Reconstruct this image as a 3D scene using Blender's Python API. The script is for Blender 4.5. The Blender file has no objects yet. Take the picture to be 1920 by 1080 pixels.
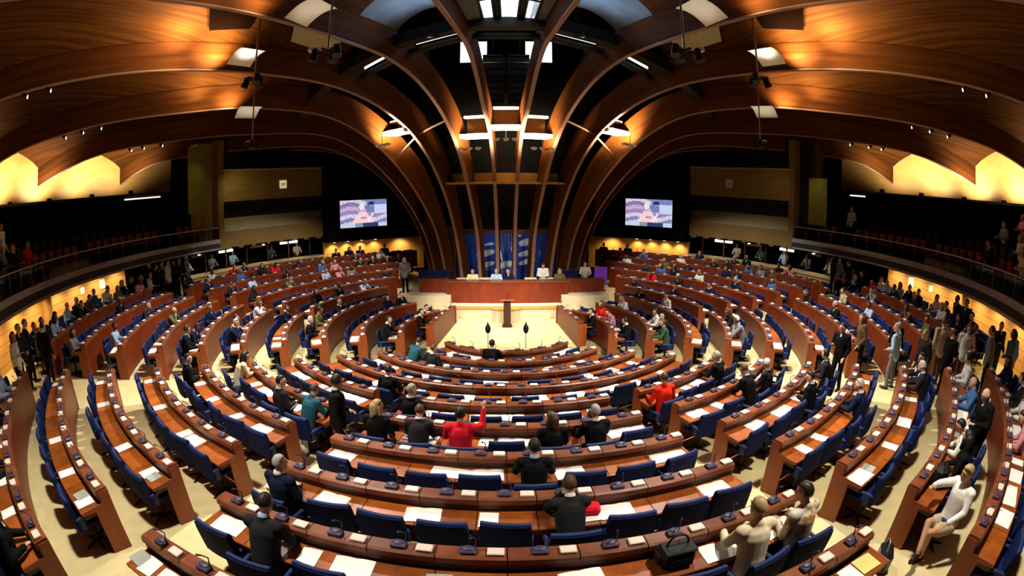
import bpy, bmesh, math, random
import numpy as np
from mathutils import Vector, Matrix

R_ = math.radians
PI = math.pi
random.seed(7)
sc = bpy.context.scene
COL = sc.collection

# ------------------------------------------------------------------ camera, world, exposure
SL = 0.12114            # rake of the hall floor (rise per metre away from the well)
R0 = 2.327              # radius of the innermost bench rail
PITCHROW = 1.25         # distance between two bench rows
CAMY, CAMZ = -15.944, 5.763
cd = bpy.data.cameras.new('camera'); cam = bpy.data.objects.new('camera', cd); COL.objects.link(cam)
cd.type = 'PANO'
try:
    cd.cycles.panorama_type = 'FISHEYE_EQUISOLID'
    cd.cycles.fisheye_lens = 17.23
    cd.cycles.fisheye_fov = R_(170)
except Exception:
    cd.panorama_type = 'FISHEYE_EQUISOLID'; cd.fisheye_lens = 17.23; cd.fisheye_fov = R_(170)
cd.sensor_width = 36.0
cd.clip_start = 0.05
cam.location = (0, CAMY, CAMZ)
cam.rotation_euler = (R_(90 - 10.844), 0, R_(-0.697))
sc.camera = cam
w = bpy.data.worlds.new('world'); sc.world = w; w.use_nodes = True
w.node_tree.nodes['Background'].inputs[0].default_value = (0.30, 0.26, 0.22, 1)
w.node_tree.nodes['Background'].inputs[1].default_value = 0.0
vs = sc.view_settings
vs.view_transform = 'Standard'; vs.look = 'None'; vs.gamma = 1.0; vs.use_curve_mapping = False
vs.exposure = 0.0
sc.cycles.max_bounces = 6; sc.cycles.diffuse_bounces = 3; sc.cycles.glossy_bounces = 3
sc.cycles.transparent_max_bounces = 8; sc.cycles.sample_clamp_indirect = 4.0
sc.cycles.use_denoising = True; sc.cycles.adaptive_threshold = 0.02

# main lamp strengths (each lamp stands in its own lamp builder further down)
HALL = (1, .935, .81)   # colour of the hall's floodlights
W_DOWN = 3500.0      # hall downlights on the pendants
W_UP = 1150.0        # pendant uplights onto the vault
W_TRAY = 800.0      # lamps of the light trays between the ribs
W_EDGE = 1150.0      # uplights behind the galleries
W_WALL = 95.0       # wall washers
W_SPOT = 60.0      # small spotlights on the outer ribs
W_WELL = 1500.0      # floods on the lamp bars, aimed at the well and the platform
W_BLUE = 420.0     # added cold floods on the ring, imitating daylight
W_STAGE = 5200.0   # narrow floods from the inner pendants onto the platform
W_SKY = 160.0       # daylight that falls through the rooflights

# ------------------------------------------------------------------ materials
def nt(m): m.use_nodes = True; return m.node_tree
def mat(name, col, rough=0.6, metal=0.0, spec=0.3, vary=0.0, vscale=6.0, emit=None, es=1.0, alpha=None):
    m = bpy.data.materials.new(name); t = nt(m); b = t.nodes['Principled BSDF']
    b.inputs['Base Color'].default_value = (*col, 1); b.inputs['Roughness'].default_value = rough
    b.inputs['Metallic'].default_value = metal; b.inputs['Specular IOR Level'].default_value = spec
    if vary:
        n = t.nodes.new('ShaderNodeTexNoise'); n.inputs['Scale'].default_value = vscale; n.inputs['Detail'].default_value = 4
        tc = t.nodes.new('ShaderNodeTexCoord'); t.links.new(tc.outputs['Object'], n.inputs['Vector'])
        r = t.nodes.new('ShaderNodeValToRGB')
        r.color_ramp.elements[0].position = 0.3; r.color_ramp.elements[1].position = 0.7
        r.color_ramp.elements[0].color = (*[c * (1 - vary) for c in col], 1)
        r.color_ramp.elements[1].color = (*[min(1, c * (1 + vary)) for c in col], 1)
        t.links.new(n.outputs['Fac'], r.inputs['Fac']); t.links.new(r.outputs['Color'], b.inputs['Base Color'])
    if emit:
        b.inputs['Emission Color'].default_value = (*emit, 1); b.inputs['Emission Strength'].default_value = es
    return m
def wood(name, c1, c2, scale=(3, 3, 3), rough=0.45, spec=0.35, uv=False, plank=None, isl=0.0):
    m = bpy.data.materials.new(name); t = nt(m); b = t.nodes['Principled BSDF']
    tc = t.nodes.new('ShaderNodeTexCoord'); mp = t.nodes.new('ShaderNodeMapping')
    mp.inputs['Scale'].default_value = scale
    t.links.new(tc.outputs['UV' if uv else 'Object'], mp.inputs['Vector'])
    n = t.nodes.new('ShaderNodeTexNoise'); n.inputs['Scale'].default_value = 1.0; n.inputs['Detail'].default_value = 5
    n.inputs['Roughness'].default_value = 0.6
    t.links.new(mp.outputs['Vector'], n.inputs['Vector'])
    r = t.nodes.new('ShaderNodeValToRGB')
    r.color_ramp.elements[0].position = 0.32; r.color_ramp.elements[1].position = 0.68
    r.color_ramp.elements[0].color = (*c1, 1); r.color_ramp.elements[1].color = (*c2, 1)
    t.links.new(n.outputs['Fac'], r.inputs['Fac'])
    out = r.outputs['Color']
    if plank:           # dark joints every `plank` metres of height / width (UV v)
        wv = t.nodes.new('ShaderNodeSeparateXYZ'); t.links.new(tc.outputs['UV' if uv else 'Object'], wv.inputs[0])
        ma = t.nodes.new('ShaderNodeMath'); ma.operation = 'MULTIPLY'; ma.inputs[1].default_value = 1 / plank
        t.links.new(wv.outputs['Y' if uv else 'Z'], ma.inputs[0])
        fr = t.nodes.new('ShaderNodeMath'); fr.operation = 'FRACT'; t.links.new(ma.outputs[0], fr.inputs[0])
        lt = t.nodes.new('ShaderNodeMath'); lt.operation = 'LESS_THAN'; lt.inputs[1].default_value = 0.07
        t.links.new(fr.outputs[0], lt.inputs[0])
        mx = t.nodes.new('ShaderNodeMix'); mx.data_type = 'RGBA'
        t.links.new(lt.outputs[0], mx.inputs['Factor']); t.links.new(out, mx.inputs[6])
        mx.inputs[7].default_value = (*[c * 0.45 for c in c1], 1)
        out = mx.outputs[2]
    if isl:             # every separate board has its own tone
        ge = t.nodes.new('ShaderNodeNewGeometry'); mr = t.nodes.new('ShaderNodeMapRange'); mr.inputs['To Min'].default_value = 1 - isl; mr.inputs['To Max'].default_value = 1 + isl * .6
        t.links.new(ge.outputs['Random Per Island'], mr.inputs['Value'])
        vm = t.nodes.new('ShaderNodeVectorMath'); vm.operation = 'SCALE'; t.links.new(out, vm.inputs[0]); t.links.new(mr.outputs[0], vm.inputs['Scale']); out = vm.outputs[0]
    t.links.new(out, b.inputs['Base Color'])
    b.inputs['Roughness'].default_value = rough; b.inputs['Specular IOR Level'].default_value = spec
    return m
M = {}
M['carpet'] = mat('carpet', (0.56, 0.46, 0.235), 0.95, spec=0.05, vary=0.10, vscale=3)
M['stage'] = mat('stage_carpet', (0.66, 0.57, 0.38), 0.95, spec=0.05, vary=0.06, vscale=3)
M['top'] = wood('desk_top_wood', (0.20, 0.040, 0.006), (0.33, 0.085, 0.012), (4, 4, 4), 0.35, isl=.38)
M['rail'] = wood('rail_wood', (0.13, 0.032, 0.011), (0.21, 0.058, 0.020), (5, 5, 5), 0.4, .25, isl=.3)
M['front'] = wood('front_panel_wood', (0.125, 0.014, 0.0025), (0.20, 0.030, 0.005), (2.5, 2.5, 0.7), 0.4)
M['endp'] = wood('end_panel_wood', (0.20, 0.04, 0.010), (0.29, 0.07, 0.018), (3, 3, 0.8), 0.4)
M['darkwood'] = mat('dark_wood', (0.05, 0.014, 0.006), 0.5)
M['blue'] = mat('blue_fabric', (0.003, 0.009, 0.055), 0.85, spec=0.15, vary=0.2, vscale=9)
M['blueedge'] = mat('blue_fabric_edge', (0.010, 0.022, 0.095), 0.7, spec=0.3)
M['chrome'] = mat('grey_metal', (0.30, 0.30, 0.31), 0.35, 0.8)
M['black'] = mat('black_paint', (0.006, 0.006, 0.007), 0.6)
M['blackgloss'] = mat('black_gloss', (0.008, 0.010, 0.016), 0.3)
M['console'] = mat('mauve_console', (0.060, 0.045, 0.085), 0.4)
M['plate'] = mat('cream_number_plate', (0.72, 0.55, 0.46), 0.6)
M['paper'] = mat('white_paper', (0.82, 0.80, 0.74), 0.8, vary=0.04, vscale=20)
M['paperg'] = mat('grey_print', (0.30, 0.31, 0.27), 0.8)
M['papery'] = mat('yellow_paper', (0.62, 0.56, 0.18), 0.8)
M['peach'] = wood('honey_wall_wood', (0.50, 0.23, 0.055), (0.62, 0.31, 0.085), (1.0, 1.0, 4.0), 0.5, plank=0.28)
M['peachp'] = wood('honey_panel_wood', (0.42, 0.21, 0.05), (0.52, 0.28, 0.08), (1.0, 1.0, 2.0), 0.5)
M['vault'] = wood('vault_boards', (0.020, 0.0050, 0.0006), (0.070, 0.0215, 0.0024), (0.25, 9.0, 1), 0.8, 0.05, uv=True)
M['vaultdaylit'] = mat('vault_daylight_tone', (0.10, 0.10, 0.105), 0.6, spec=.2, vary=.25, vscale=1.5)  # vault near the ring: bluish daylight put into a paler colour
M['rib'] = wood('rib_wood', (0.046, 0.011, 0.0016), (0.090, 0.027, 0.004), (0.4, 5.0, 1), 0.7, 0.06, uv=True)
M['ribedge'] = mat('pale_rib_edge', (0.24, 0.13, 0.09), 0.4)
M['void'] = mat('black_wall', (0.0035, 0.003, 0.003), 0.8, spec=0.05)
M['hatch'] = mat('dark_hatch_board', (0.0035, 0.0014, 0.0008), 0.9, spec=0.0)
M['darkbrown'] = mat('dark_brown_wall', (0.018, 0.008, 0.005), 0.7, spec=0.1)
M['redtrunk'] = wood('dark_red_wood', (0.05, 0.010, 0.004), (0.085, 0.018, 0.007), (2, 2, 0.6), 0.5)
M['olive'] = wood('olive_panel', (0.20, 0.13, 0.028), (0.27, 0.18, 0.045), (1, 1, 5), 0.5)
M['green'] = mat('olive_green_panel', (0.19, 0.19, 0.025), 0.6, vary=0.1, vscale=2)
M['sill'] = mat('beige_sill', (0.36, 0.30, 0.17), 0.6, vary=0.1, vscale=5)
M['gold'] = mat('brown_frame', (0.20, 0.12, 0.035), 0.5)
M['concrete'] = mat('grey_slab', (0.36, 0.35, 0.35), 0.7, vary=0.12, vscale=3)
M['darkslab'] = mat('dark_slab', (0.035, 0.033, 0.034), 0.7)
M['redseat'] = mat('brick_red_seat', (0.20, 0.036, 0.024), 0.8)
M['darkseat'] = mat('dark_seat', (0.016, 0.011, 0.010), 0.8)
M['white'] = mat('white_enamel', (0.75, 0.73, 0.68), 0.5)
M['cream'] = mat('cream_fabric', (0.62, 0.52, 0.34), 0.8)
M['purple'] = mat('purple_screen', (0.10, 0.02, 0.25), 0.5, emit=(0.16, 0.03, 0.42), es=0.30)
M['bluecloth'] = mat('blue_cloth', (0.010, 0.030, 0.20), 0.9, vary=0.35, vscale=2.0)
M['blueline'] = mat('pale_blue_cloth', (0.07, 0.10, 0.24), 0.9)
M['bluewhite'] = mat('white_cloth_motif', (0.42, 0.44, 0.47), 0.9, vary=0.3, vscale=2.5)
M['lampglow'] = mat('lit_lamp_face', (0.9, 0.88, 0.8), 0.5, emit=(1.0, 0.86, 0.62), es=6.0)
M['tube'] = mat('lit_tube', (0.9, 0.9, 0.85), 0.5, emit=(1.0, 0.93, 0.78), es=1.6)
M['signlit'] = mat('lit_sign_face', (0.8, 0.74, 0.55), 0.5, emit=(1.0, 0.85, 0.5), es=0.5)
M['skypane'] = mat('skylight_glass', (0.9, 0.92, 0.95), 0.3, emit=(0.80, 0.88, 1.0), es=2.5)
def glass(name, tint, fac=0.08):
    m = bpy.data.materials.new(name); t = nt(m); t.nodes.remove(t.nodes['Principled BSDF'])
    tr = t.nodes.new('ShaderNodeBsdfTransparent'); tr.inputs[0].default_value = (*tint, 1)
    gl = t.nodes.new('ShaderNodeBsdfGlossy'); gl.inputs['Roughness'].default_value = 0.08
    mx = t.nodes.new('ShaderNodeMixShader'); mx.inputs[0].default_value = fac
    t.links.new(tr.outputs[0], mx.inputs[1]); t.links.new(gl.outputs[0], mx.inputs[2])
    t.links.new(mx.outputs[0], t.nodes['Material Output'].inputs[0]); return m
M['glass'] = glass('guard_glass', (0.50, 0.50, 0.52), 0.04)
M['smoked'] = glass('smoked_glass', (0.35, 0.36, 0.38), 0.06)

# ------------------------------------------------------------------ builders
class MB:
    def __init__(s): s.v = []; s.f = []; s.mi = []; s.sm = []; s.uv = []
    def add(s, vs, fs, mi=0, smooth=False, uvs=None):
        o = len(s.v); s.v.extend([tuple(p) for p in vs])
        for f in fs:
            s.f.append(tuple(i + o for i in f)); s.mi.append(mi); s.sm.append(smooth)
        s.uv.extend(uvs if uvs else [(0, 0)] * len(vs)); return s
    def box(s, c, d, rz=0.0, mi=0, tilt=0.0, ch=0.0):
        hx, hy, hz = d[0] / 2, d[1] / 2, d[2] / 2
        Mx = Matrix.Translation(c) @ Matrix.Rotation(rz, 4, 'Z') @ Matrix.Rotation(tilt, 4, 'X')
        if ch <= 0:
            vs = [Mx @ Vector((x, y, z)) for z in (-hz, hz) for x, y in ((-hx, -hy), (hx, -hy), (hx, hy), (-hx, hy))]
            fs = [(3, 2, 1, 0), (4, 5, 6, 7), (0, 1, 5, 4), (1, 2, 6, 5), (2, 3, 7, 6), (3, 0, 4, 7)]
            return s.add(vs, fs, mi)
        ch = min(ch, hx * .9, hy * .9, hz * .9)
        ring = []
        for z, i in ((-hz, ch), (-hz + ch, 0), (hz - ch, 0), (hz, ch)):
            a, b = hx - i, hy - i
            c2 = ch if i == 0 else ch * 0.6
            ring.append([(-a, -b + c2), (-a + c2, -b), (a - c2, -b), (a, -b + c2), (a, b - c2), (a - c2, b), (-a + c2, b), (-a, b - c2)])
        vs = []
        for (z), rg in zip((-hz, -hz + ch, hz - ch, hz), ring): vs += [Mx @ Vector((x, y, z)) for x, y in rg]
        fs = [tuple(range(7, -1, -1)), tuple(range(24, 32))]
        for k in range(3):
            for i in range(8): fs.append((k * 8 + i, k * 8 + (i + 1) % 8, k * 8 + 8 + (i + 1) % 8, k * 8 + 8 + i))
        return s.add(vs, fs, mi)
    def tube(s, pts, rad, n=8, mi=0, cap=True, sx=1.0):
        pts = [Vector(p) for p in pts]; rs = rad if isinstance(rad, (list, tuple)) else [rad] * len(pts)
        vs = []; up0 = None
        for i, p in enumerate(pts):
            d = (pts[min(i + 1, len(pts) - 1)] - pts[max(i - 1, 0)])
            d = d.normalized() if d.length > 1e-9 else Vector((0, 0, 1))
            if up0 is None: up0 = Vector((0, 1, 0)) if abs(d.y) < 0.9 else Vector((1, 0, 0))
            a = (up0 - d * up0.dot(d))
            a = a.normalized() if a.length > 1e-6 else d.orthogonal().normalized()
            up0 = a; b = d.cross(a)
            for k in range(n):
                t = 2 * PI * k / n; vs.append(p + a * math.cos(t) * rs[i] + b * math.sin(t) * rs[i] * sx)
        fs = []
        for i in range(len(pts) - 1):
            for k in range(n): fs.append((i * n + k, i * n + (k + 1) % n, (i + 1) * n + (k + 1) % n, (i + 1) * n + k))
        s.add(vs, fs, mi, True)
        if cap:
            s.add(vs[:n], [tuple(range(n - 1, -1, -1))], mi); s.add(vs[-n:], [tuple(range(n))], mi)
        return s
    def capsule(s, a, b, ra, rb, n=10, sq=1.0, axis=None, mi=0):
        """tapered limb with round ends; sq scales the cross direction `axis`"""
        a = Vector(a); b = Vector(b); d = b - a; L = max(d.length, 1e-6); d = d / L
        pts = []; rs = []
        for t in (-1, -.85, -.5): pts.append(a + d * ra * t); rs.append(max(0.0015, ra * math.sqrt(max(0, 1 - t * t))))
        pts.append(a); rs.append(ra); pts.append(a.lerp(b, .5)); rs.append((ra + rb) / 2); pts.append(b); rs.append(rb)
        for t in (.5, .85, 1): pts.append(b + d * rb * t); rs.append(max(0.0015, rb * math.sqrt(max(0, 1 - t * t))))
        o = len(s.v); s.tube(pts, rs, n, mi)
        if sq != 1.0:
            ax = Vector(axis or (1, 0, 0)).normalized()
            for i in range(o, len(s.v)):
                p = Vector(s.v[i]); q = p - a; s.v[i] = tuple(p + ax * q.dot(ax) * (sq - 1))
        return s
    def ell(s, c, r, n=14, m=10, mi=0, rot=None):
        vs = []; fs = []
        for j in range(m + 1):
            ph = PI * j / m
            for i in range(n):
                th = 2 * PI * i / n; p = Vector((r[0] * math.sin(ph) * math.cos(th), r[1] * math.sin(ph) * math.sin(th), r[2] * math.cos(ph)))
                if rot: p = rot @ p
                vs.append(p + Vector(c))
        for j in range(m):
            for i in range(n): fs.append((j * n + i, (j + 1) * n + i, (j + 1) * n + (i + 1) % n, j * n + (i + 1) % n))
        return s.add(vs, fs, mi, True)
    def lathe(s, prof, n=16, c=(0, 0, 0), mi=0):
        vs = []; fs = []
        for r, z in prof:
            for i in range(n): t = 2 * PI * i / n; vs.append((c[0] + r * math.cos(t), c[1] + r * math.sin(t), c[2] + z))
        for j in range(len(prof) - 1):
            for i in range(n): fs.append((j * n + i, j * n + (i + 1) % n, (j + 1) * n + (i + 1) % n, (j + 1) * n + i))
        s.add(vs, fs, mi, True)
        s.add(vs[:n], [tuple(range(n - 1, -1, -1))], mi); s.add(vs[-n:], [tuple(range(n))], mi); return s
    def sweep(s, prof, a0, a1, n=None, cy=0.0, mi=0, closed=True, smooth=False):
        """profile [(r,z)] swept about the vertical through (0,cy); azimuth a (degrees) from -Y, positive to +X"""
        n = n or max(1, int(abs(a1 - a0) / 2.5)); m = len(prof); vs = []; uvs = []
        for i in range(n + 1):
            a = R_(a0 + (a1 - a0) * i / n)
            for r, z in prof: vs.append((r * math.sin(a), cy - r * math.cos(a), z)); uvs.append((a * r, z))
        fs = []
        for i in range(n):
            for k in range(m if closed else m - 1):
                k2 = (k + 1) % m; fs.append((i * m + k, (i + 1) * m + k, (i + 1) * m + k2, i * m + k2))
        s.add(vs, fs, mi, smooth, uvs)
        if closed: s.add(vs[:m], [tuple(range(m))], mi); s.add(vs[-m:], [tuple(range(m - 1, -1, -1))], mi)
        return s
    def prism(s, poly, z0, z1, mi=0):
        n = len(poly); vs = [(x, y, z0) for x, y in poly] + [(x, y, z1) for x, y in poly]
        fs = [tuple(range(n - 1, -1, -1)), tuple(range(n, 2 * n))] + [(i, (i + 1) % n, n + (i + 1) % n, n + i) for i in range(n)]
        return s.add(vs, fs, mi)
    def grid(s, P, mi=0, smooth=True, uv=None):
        """P[i][j] rows of points"""
        n, m = len(P), len(P[0]); vs = [p for r in P for p in r]
        uvs = [u for r in uv for u in r] if uv else None
        fs = [(i * m + j, (i + 1) * m + j, (i + 1) * m + j + 1, i * m + j + 1) for i in range(n - 1) for j in range(m - 1)]
        return s.add(vs, fs, mi, smooth, uvs)
    def mesh(s, name, mats, org=(0, 0, 0), fix=True):
        me = bpy.data.meshes.new(name); ox, oy, oz = org
        me.from_pydata([(x - ox, y - oy, z - oz) for x, y, z in s.v], [], s.f)
        for mm in (mats if isinstance(mats, (list, tuple)) else [mats]): me.materials.append(mm)
        me.polygons.foreach_set('material_index', s.mi); me.polygons.foreach_set('use_smooth', s.sm)
        ul = me.uv_layers.new(name='UVMap')
        vi = np.empty(len(me.loops), np.int32); me.loops.foreach_get('vertex_index', vi)
        ul.data.foreach_set('uv', np.array(s.uv, np.float32)[vi].ravel())
        if fix:
            bm = bmesh.new(); bm.from_mesh(me); bmesh.ops.recalc_face_normals(bm, faces=bm.faces); bm.to_mesh(me); bm.free()
        me.update(); return me
    def build(s, name, mats, parent=None, org=None, loc=None):
        """one linked mesh object; org = world point that becomes the local origin"""
        if org is None: org = tuple(parent['org']) if (parent is not None and 'org' in parent) else (0, 0, 0)
        o = bpy.data.objects.new(name, s.mesh(name, mats, org)); COL.objects.link(o)
        if parent is not None: o.parent = parent
        elif loc is None: o.location = org
        if loc is not None: o.location = loc
        return o
def tag(o, label, cat, group=None, kind=None):
    o['label'] = label; o['category'] = cat
    if group: o['group'] = group
    if kind: o['kind'] = kind
    return o
def thing(name, label, cat, org=(0, 0, 0), group=None, kind=None, rz=0.0):
    o = bpy.data.objects.new(name, None); COL.objects.link(o); o.location = org; o.empty_display_size = 0.1
    o.rotation_euler = (0, 0, rz); o['org'] = org
    return tag(o, label, cat, group, kind)
def struct(name, mb, m, label, cat, org=(0, 0, 0)):
    return tag(mb.build(name, m, org=org), label, cat, kind='structure')
def dup(src, loc, rz, label=None, group=None, scale=1.0, mats=None, skip=()):
    r = src.copy(); COL.objects.link(r); r.location = loc; r.rotation_euler = (0, 0, rz); r.scale = (scale,) * 3
    if label: r['label'] = label
    if group: r['group'] = group
    setm(r, mats)
    for ch in src.children:
        nm = ch.name.split('.')[0]
        if nm in skip: continue
        c = ch.copy(); COL.objects.link(c); c.parent = r; setm(c, mats)
        for g in ch.children:
            d = g.copy(); COL.objects.link(d); d.parent = c
    return r
def setm(o, mats):
    if not mats or o.type != 'MESH': return
    m = mats.get(o.name.split('.')[0])
    if m: o.material_slots[0].link = 'OBJECT'; o.material_slots[0].material = m
def P(r, az, cy=0.0): a = R_(az); return (r * math.sin(a), cy - r * math.cos(a))
def floorz(r): return SL * max(r, 2.6)
def rk(k): return R0 + PITCHROW * k
def lamp(name, kind, loc, power, col=(1, .82, .58), to=None, size=0.15, ang=110, blend=0.6, parent=None, sizey=None):
    ld = bpy.data.lights.new(name, kind); ld.energy = power; ld.color = col
    o = bpy.data.objects.new(name, ld); COL.objects.link(o); o.location = loc
    if kind == 'SPOT': ld.spot_size = R_(ang); ld.spot_blend = blend; ld.shadow_soft_size = size
    elif kind == 'POINT': ld.shadow_soft_size = size
    else:
        ld.size = size
        if sizey: ld.shape = 'RECTANGLE'; ld.size_y = sizey
    if to is not None: o.rotation_euler = (Vector(to) - Vector(loc)).to_track_quat('-Z', 'Y').to_euler()
    return o
ORD = ['first', 'second', 'third', 'fourth', 'fifth', 'sixth', 'seventh', 'eighth', 'ninth', 'tenth', 'eleventh', 'twelfth', 'thirteenth', 'fourteenth',
       'fifteenth', 'sixteenth', 'seventeenth', 'eighteenth', 'nineteenth', 'twentieth', 'twenty-first', 'twenty-second', 'twenty-third', 'twenty-fourth', 'twenty-fifth',
       'twenty-sixth', 'twenty-seventh', 'twenty-eighth', 'twenty-ninth', 'thirtieth', 'thirty-first', 'thirty-second', 'thirty-third', 'thirty-fourth', 'thirty-fifth']

# ------------------------------------------------------------------ floor
b = MB(); rows = []; NA = 72
rr = [0.01, 1.3, 2.6, 4, 6, 8, 10, 12, 14, 16, 17.2]
for r in rr:
    row = []
    for i in range(NA + 1):
        az = -180 + 360 * i / NA; x, y = P(r, az)
        z = floorz(r)
        q = max(0.0, min(1.0, (abs(az) - 150) / 14))      # the well runs on flat in front of the platform
        row.append((x, y, z * (1 - q) + floorz(0) * q))
    rows.append(row)
b.grid(rows, 0, True)
struct('floor', b, M['carpet'], 'cream carpeted floor rising gently away from the speakers well', 'floor')

# ------------------------------------------------------------------ roof: ribs, vault, ring
YA = 10.0                      # the ribs spring from a trunk standing behind the platform
FB = {1: [(5.73, 8.59), (7.19, 9.3), (8.72, 10.2), (10.05, 10.75), (12.22, 10.85), (14.26, 10.83), (20, 10.5), (26, 9.7), (30, 8.7), (32.6, 7.7)],
      2: [(4.52, 5.93), (6.23, 8.45), (8.33, 9.85), (10.55, 10.5), (13.44, 10.6), (15.57, 10.58), (17.7, 10.5), (18.78, 10.42), (24, 9.9), (28.5, 8.9), (31.5, 7.7)],
      3: [(4.83, 5.95), (6.85, 8.47), (8.82, 9.49), (10.61, 9.97), (13.85, 10.2), (15.89, 10.2), (19.62, 9.99), (23.28, 9.51), (26.5, 8.7), (29, 7.7)],
      4: [(5.4, 5.9), (7.49, 8.1), (9.23, 9.12), (12.61, 9.66), (16.41, 9.58), (21.08, 9.27), (24.56, 8.6), (26.6, 7.7)],
      5: [(5.6, 5.9), (8.64, 8.55), (13.11, 9.06), (16.71, 9.08), (21.67, 8.81), (25.45, 7.8)],
      6: [(5.7, 5.9), (8.4, 8.1), (13.69, 8.73), (16.41, 8.72), (20.2, 8.5), (22.88, 7.5)],
      7: [(5.8, 5.9), (8.4, 8.0), (13.0, 8.9), (17.2, 9.25), (19.63, 8.9), (20.9, 7.42)]}
BASE = [(2.95, 0.6), (3.2, 2.4)]
BR = {1: (3.40, 3.95), 2: (3.69, 3.96), 3: (4.05, 3.96), 4: (4.35, 3.96), 5: (4.5, 3.96), 6: (4.6, 3.96), 7: (4.6, 3.96)}
PHI = {i: 7 + 14 * (i - 1) for i in range(1, 8)}
def smooth_path(pts, n):
    p = np.array(pts, float); t = np.r_[0, np.cumsum(np.hypot(*np.diff(p, axis=0).T))]
    tt = np.linspace(0, t[-1], n); m = np.gradient(p, t, axis=0, edge_order=1)
    out = []
    for q in tt:
        i = min(max(np.searchsorted(t, q) - 1, 0), len(t) - 2); h = t[i + 1] - t[i]; s = (q - t[i]) / h
        out.append((2 * s**3 - 3 * s**2 + 1) * p[i] + (s**3 - 2 * s**2 + s) * h * m[i] + (-2 * s**3 + 3 * s**2) * p[i + 1] + (s**3 - s**2) * h * m[i + 1])
    return np.array(out), tt
def find(r, z): return np.interp(r, [2, 4, 6, 9, 14, 20, 33], [.40, .5, 1.05, 1.15, 0.95, .85, .8])
RIB = {}
for i in range(1, 8):
    off = (BR[i][0] - 3.4) * 0.8
    pts = [(BASE[0][0] + off, BASE[0][1]), (BASE[1][0] + off, BASE[1][1]), BR[i]] + FB[i]
    low, t = smooth_path(pts, 70)
    tg = np.gradient(low, axis=0); tg /= np.linalg.norm(tg, axis=1)[:, None]
    nr = np.stack([-tg[:, 1], tg[:, 0]], 1)               # left normal: towards the axis / upwards
    up = low + nr * find(low[:, 0], low[:, 1])[:, None]
    RIB[i] = (low, up, t)
def low_z(i, r): l = RIB[i][0]; return float(np.interp(r, l[:, 0], l[:, 1]))
def up_z(i, r):
    u = RIB[i][1]; k = np.argmax(np.diff(u[:, 0]) > 0.02) if False else 0
    m = np.arange(len(u)) > 20
    return float(np.interp(r, u[m, 0], u[m, 1]))
def rib_obj(i, sgn):
    low, up, t = RIB[i]; phi = sgn * PHI[i]; a = R_(phi); dx, dy = math.sin(a), -math.cos(a); nx, ny = math.cos(a), math.sin(a)
    side = 'left' if sgn < 0 else 'right'
    x0, y0 = low[0][0] * dx, YA + low[0][0] * dy
    root = thing('roof_beam', f'tall curved timber rib, {ORD[i-1]} from the middle on the {side} side of the roof', 'roof beam', (x0, y0, 0.6), None, 'structure')
    def pt(p, off): return (p[0] * dx + nx * off, YA + p[0] * dy + ny * off, p[1])
    h = 0.065
    b = MB()
    for off in (-h, h):
        b.grid([[pt(p, off) for p in (low[j] + (up[j] - low[j]) * q for q in (0, .33, .66, 1))] for j in range(len(low))], 0, True,
               [[(t[j], q) for q in (0, .35, .7, 1.0)] for j in range(len(low))])
    b.grid([[pt(up[j], -h), pt(up[j], h)] for j in range(len(low))], 0, True, [[(t[j], 0), (t[j], .2)] for j in range(len(low))])
    b.build('rib_board', M['rib'], root)
    b = MB(); tn = low - (up - low) / np.linalg.norm(up - low, axis=1)[:, None] * 0.04
    for A, B_ in (((low, -h - .01), (tn, -h - .01)), ((tn, -h - .01), (tn, h + .01)), ((tn, h + .01), (low, h + .01)), ((low, h + .01), (low, -h - .01))):
        b.grid([[pt(A[0][j], A[1]), pt(B_[0][j], B_[1])] for j in range(len(low))], 0, True)
    b.build('edge_strip', M['ribedge'], root)
    return root
for i in range(1, 8):
    for sgn in (-1, 1): rib_obj(i, sgn)
# vault petals between the ribs
RING = 10.6
def petal(i, j, si, sj, ends, label, win=False):
    pi, pj = si * PHI[i], sj * PHI[j]; n, m = 30, 14; rows = []; uv = []
    for a in range(n + 1):
        u = a / n; row = []; ur = []
        for c in range(m + 1):
            t = c / m
            r = RING + (ends[0] * (1 - t) + ends[1] * t - RING) * u
            z = up_z(i, r) * (1 - t) + up_z(j, r) * t + (0.55 + 0.55 * u) * math.sin(PI * t) ** 0.8 - 0.02
            if win and u < .3: q = u / .3; z = z * q + (1 - q) * (low_z(i, r) + .72 + .12 * math.sin(PI * t))
            ph = R_(pi + (pj - pi) * t)
            row.append((r * math.sin(ph), YA - r * math.cos(ph), z)); ur.append((r, t * abs(R_(pj - pi)) * r))
        rows.append(row); uv.append(ur)
    b = MB(); b.grid(rows, 0, True, uv); return rows, b
RE = {1: 32.6, 2: 31.4, 3: 28.9, 4: 26.5, 5: 25.4, 6: 22.9, 7: 20.9}
for sgn, side in ((-1, 'left'), (1, 'right')):
    for i in range(1, 7):
        rows, b = petal(i, i + 1, sgn, sgn, (RE[i], RE[i + 1]), '')
        if i == 1:
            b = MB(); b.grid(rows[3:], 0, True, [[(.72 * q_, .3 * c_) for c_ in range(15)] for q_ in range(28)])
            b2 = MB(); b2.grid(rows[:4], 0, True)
            struct('ceiling', b2, M['vaultdaylit'], f'pale vault panels beside the rooflights on the {side}', 'ceiling')
        struct('ceiling', b, M['vault'], f'boarded timber vault between the {ORD[i-1]} and {ORD[i]} ribs on the {side}', 'ceiling')
rows, b = petal(1, 1, -1, 1, (RE[1], RE[1]), '', True)
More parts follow.
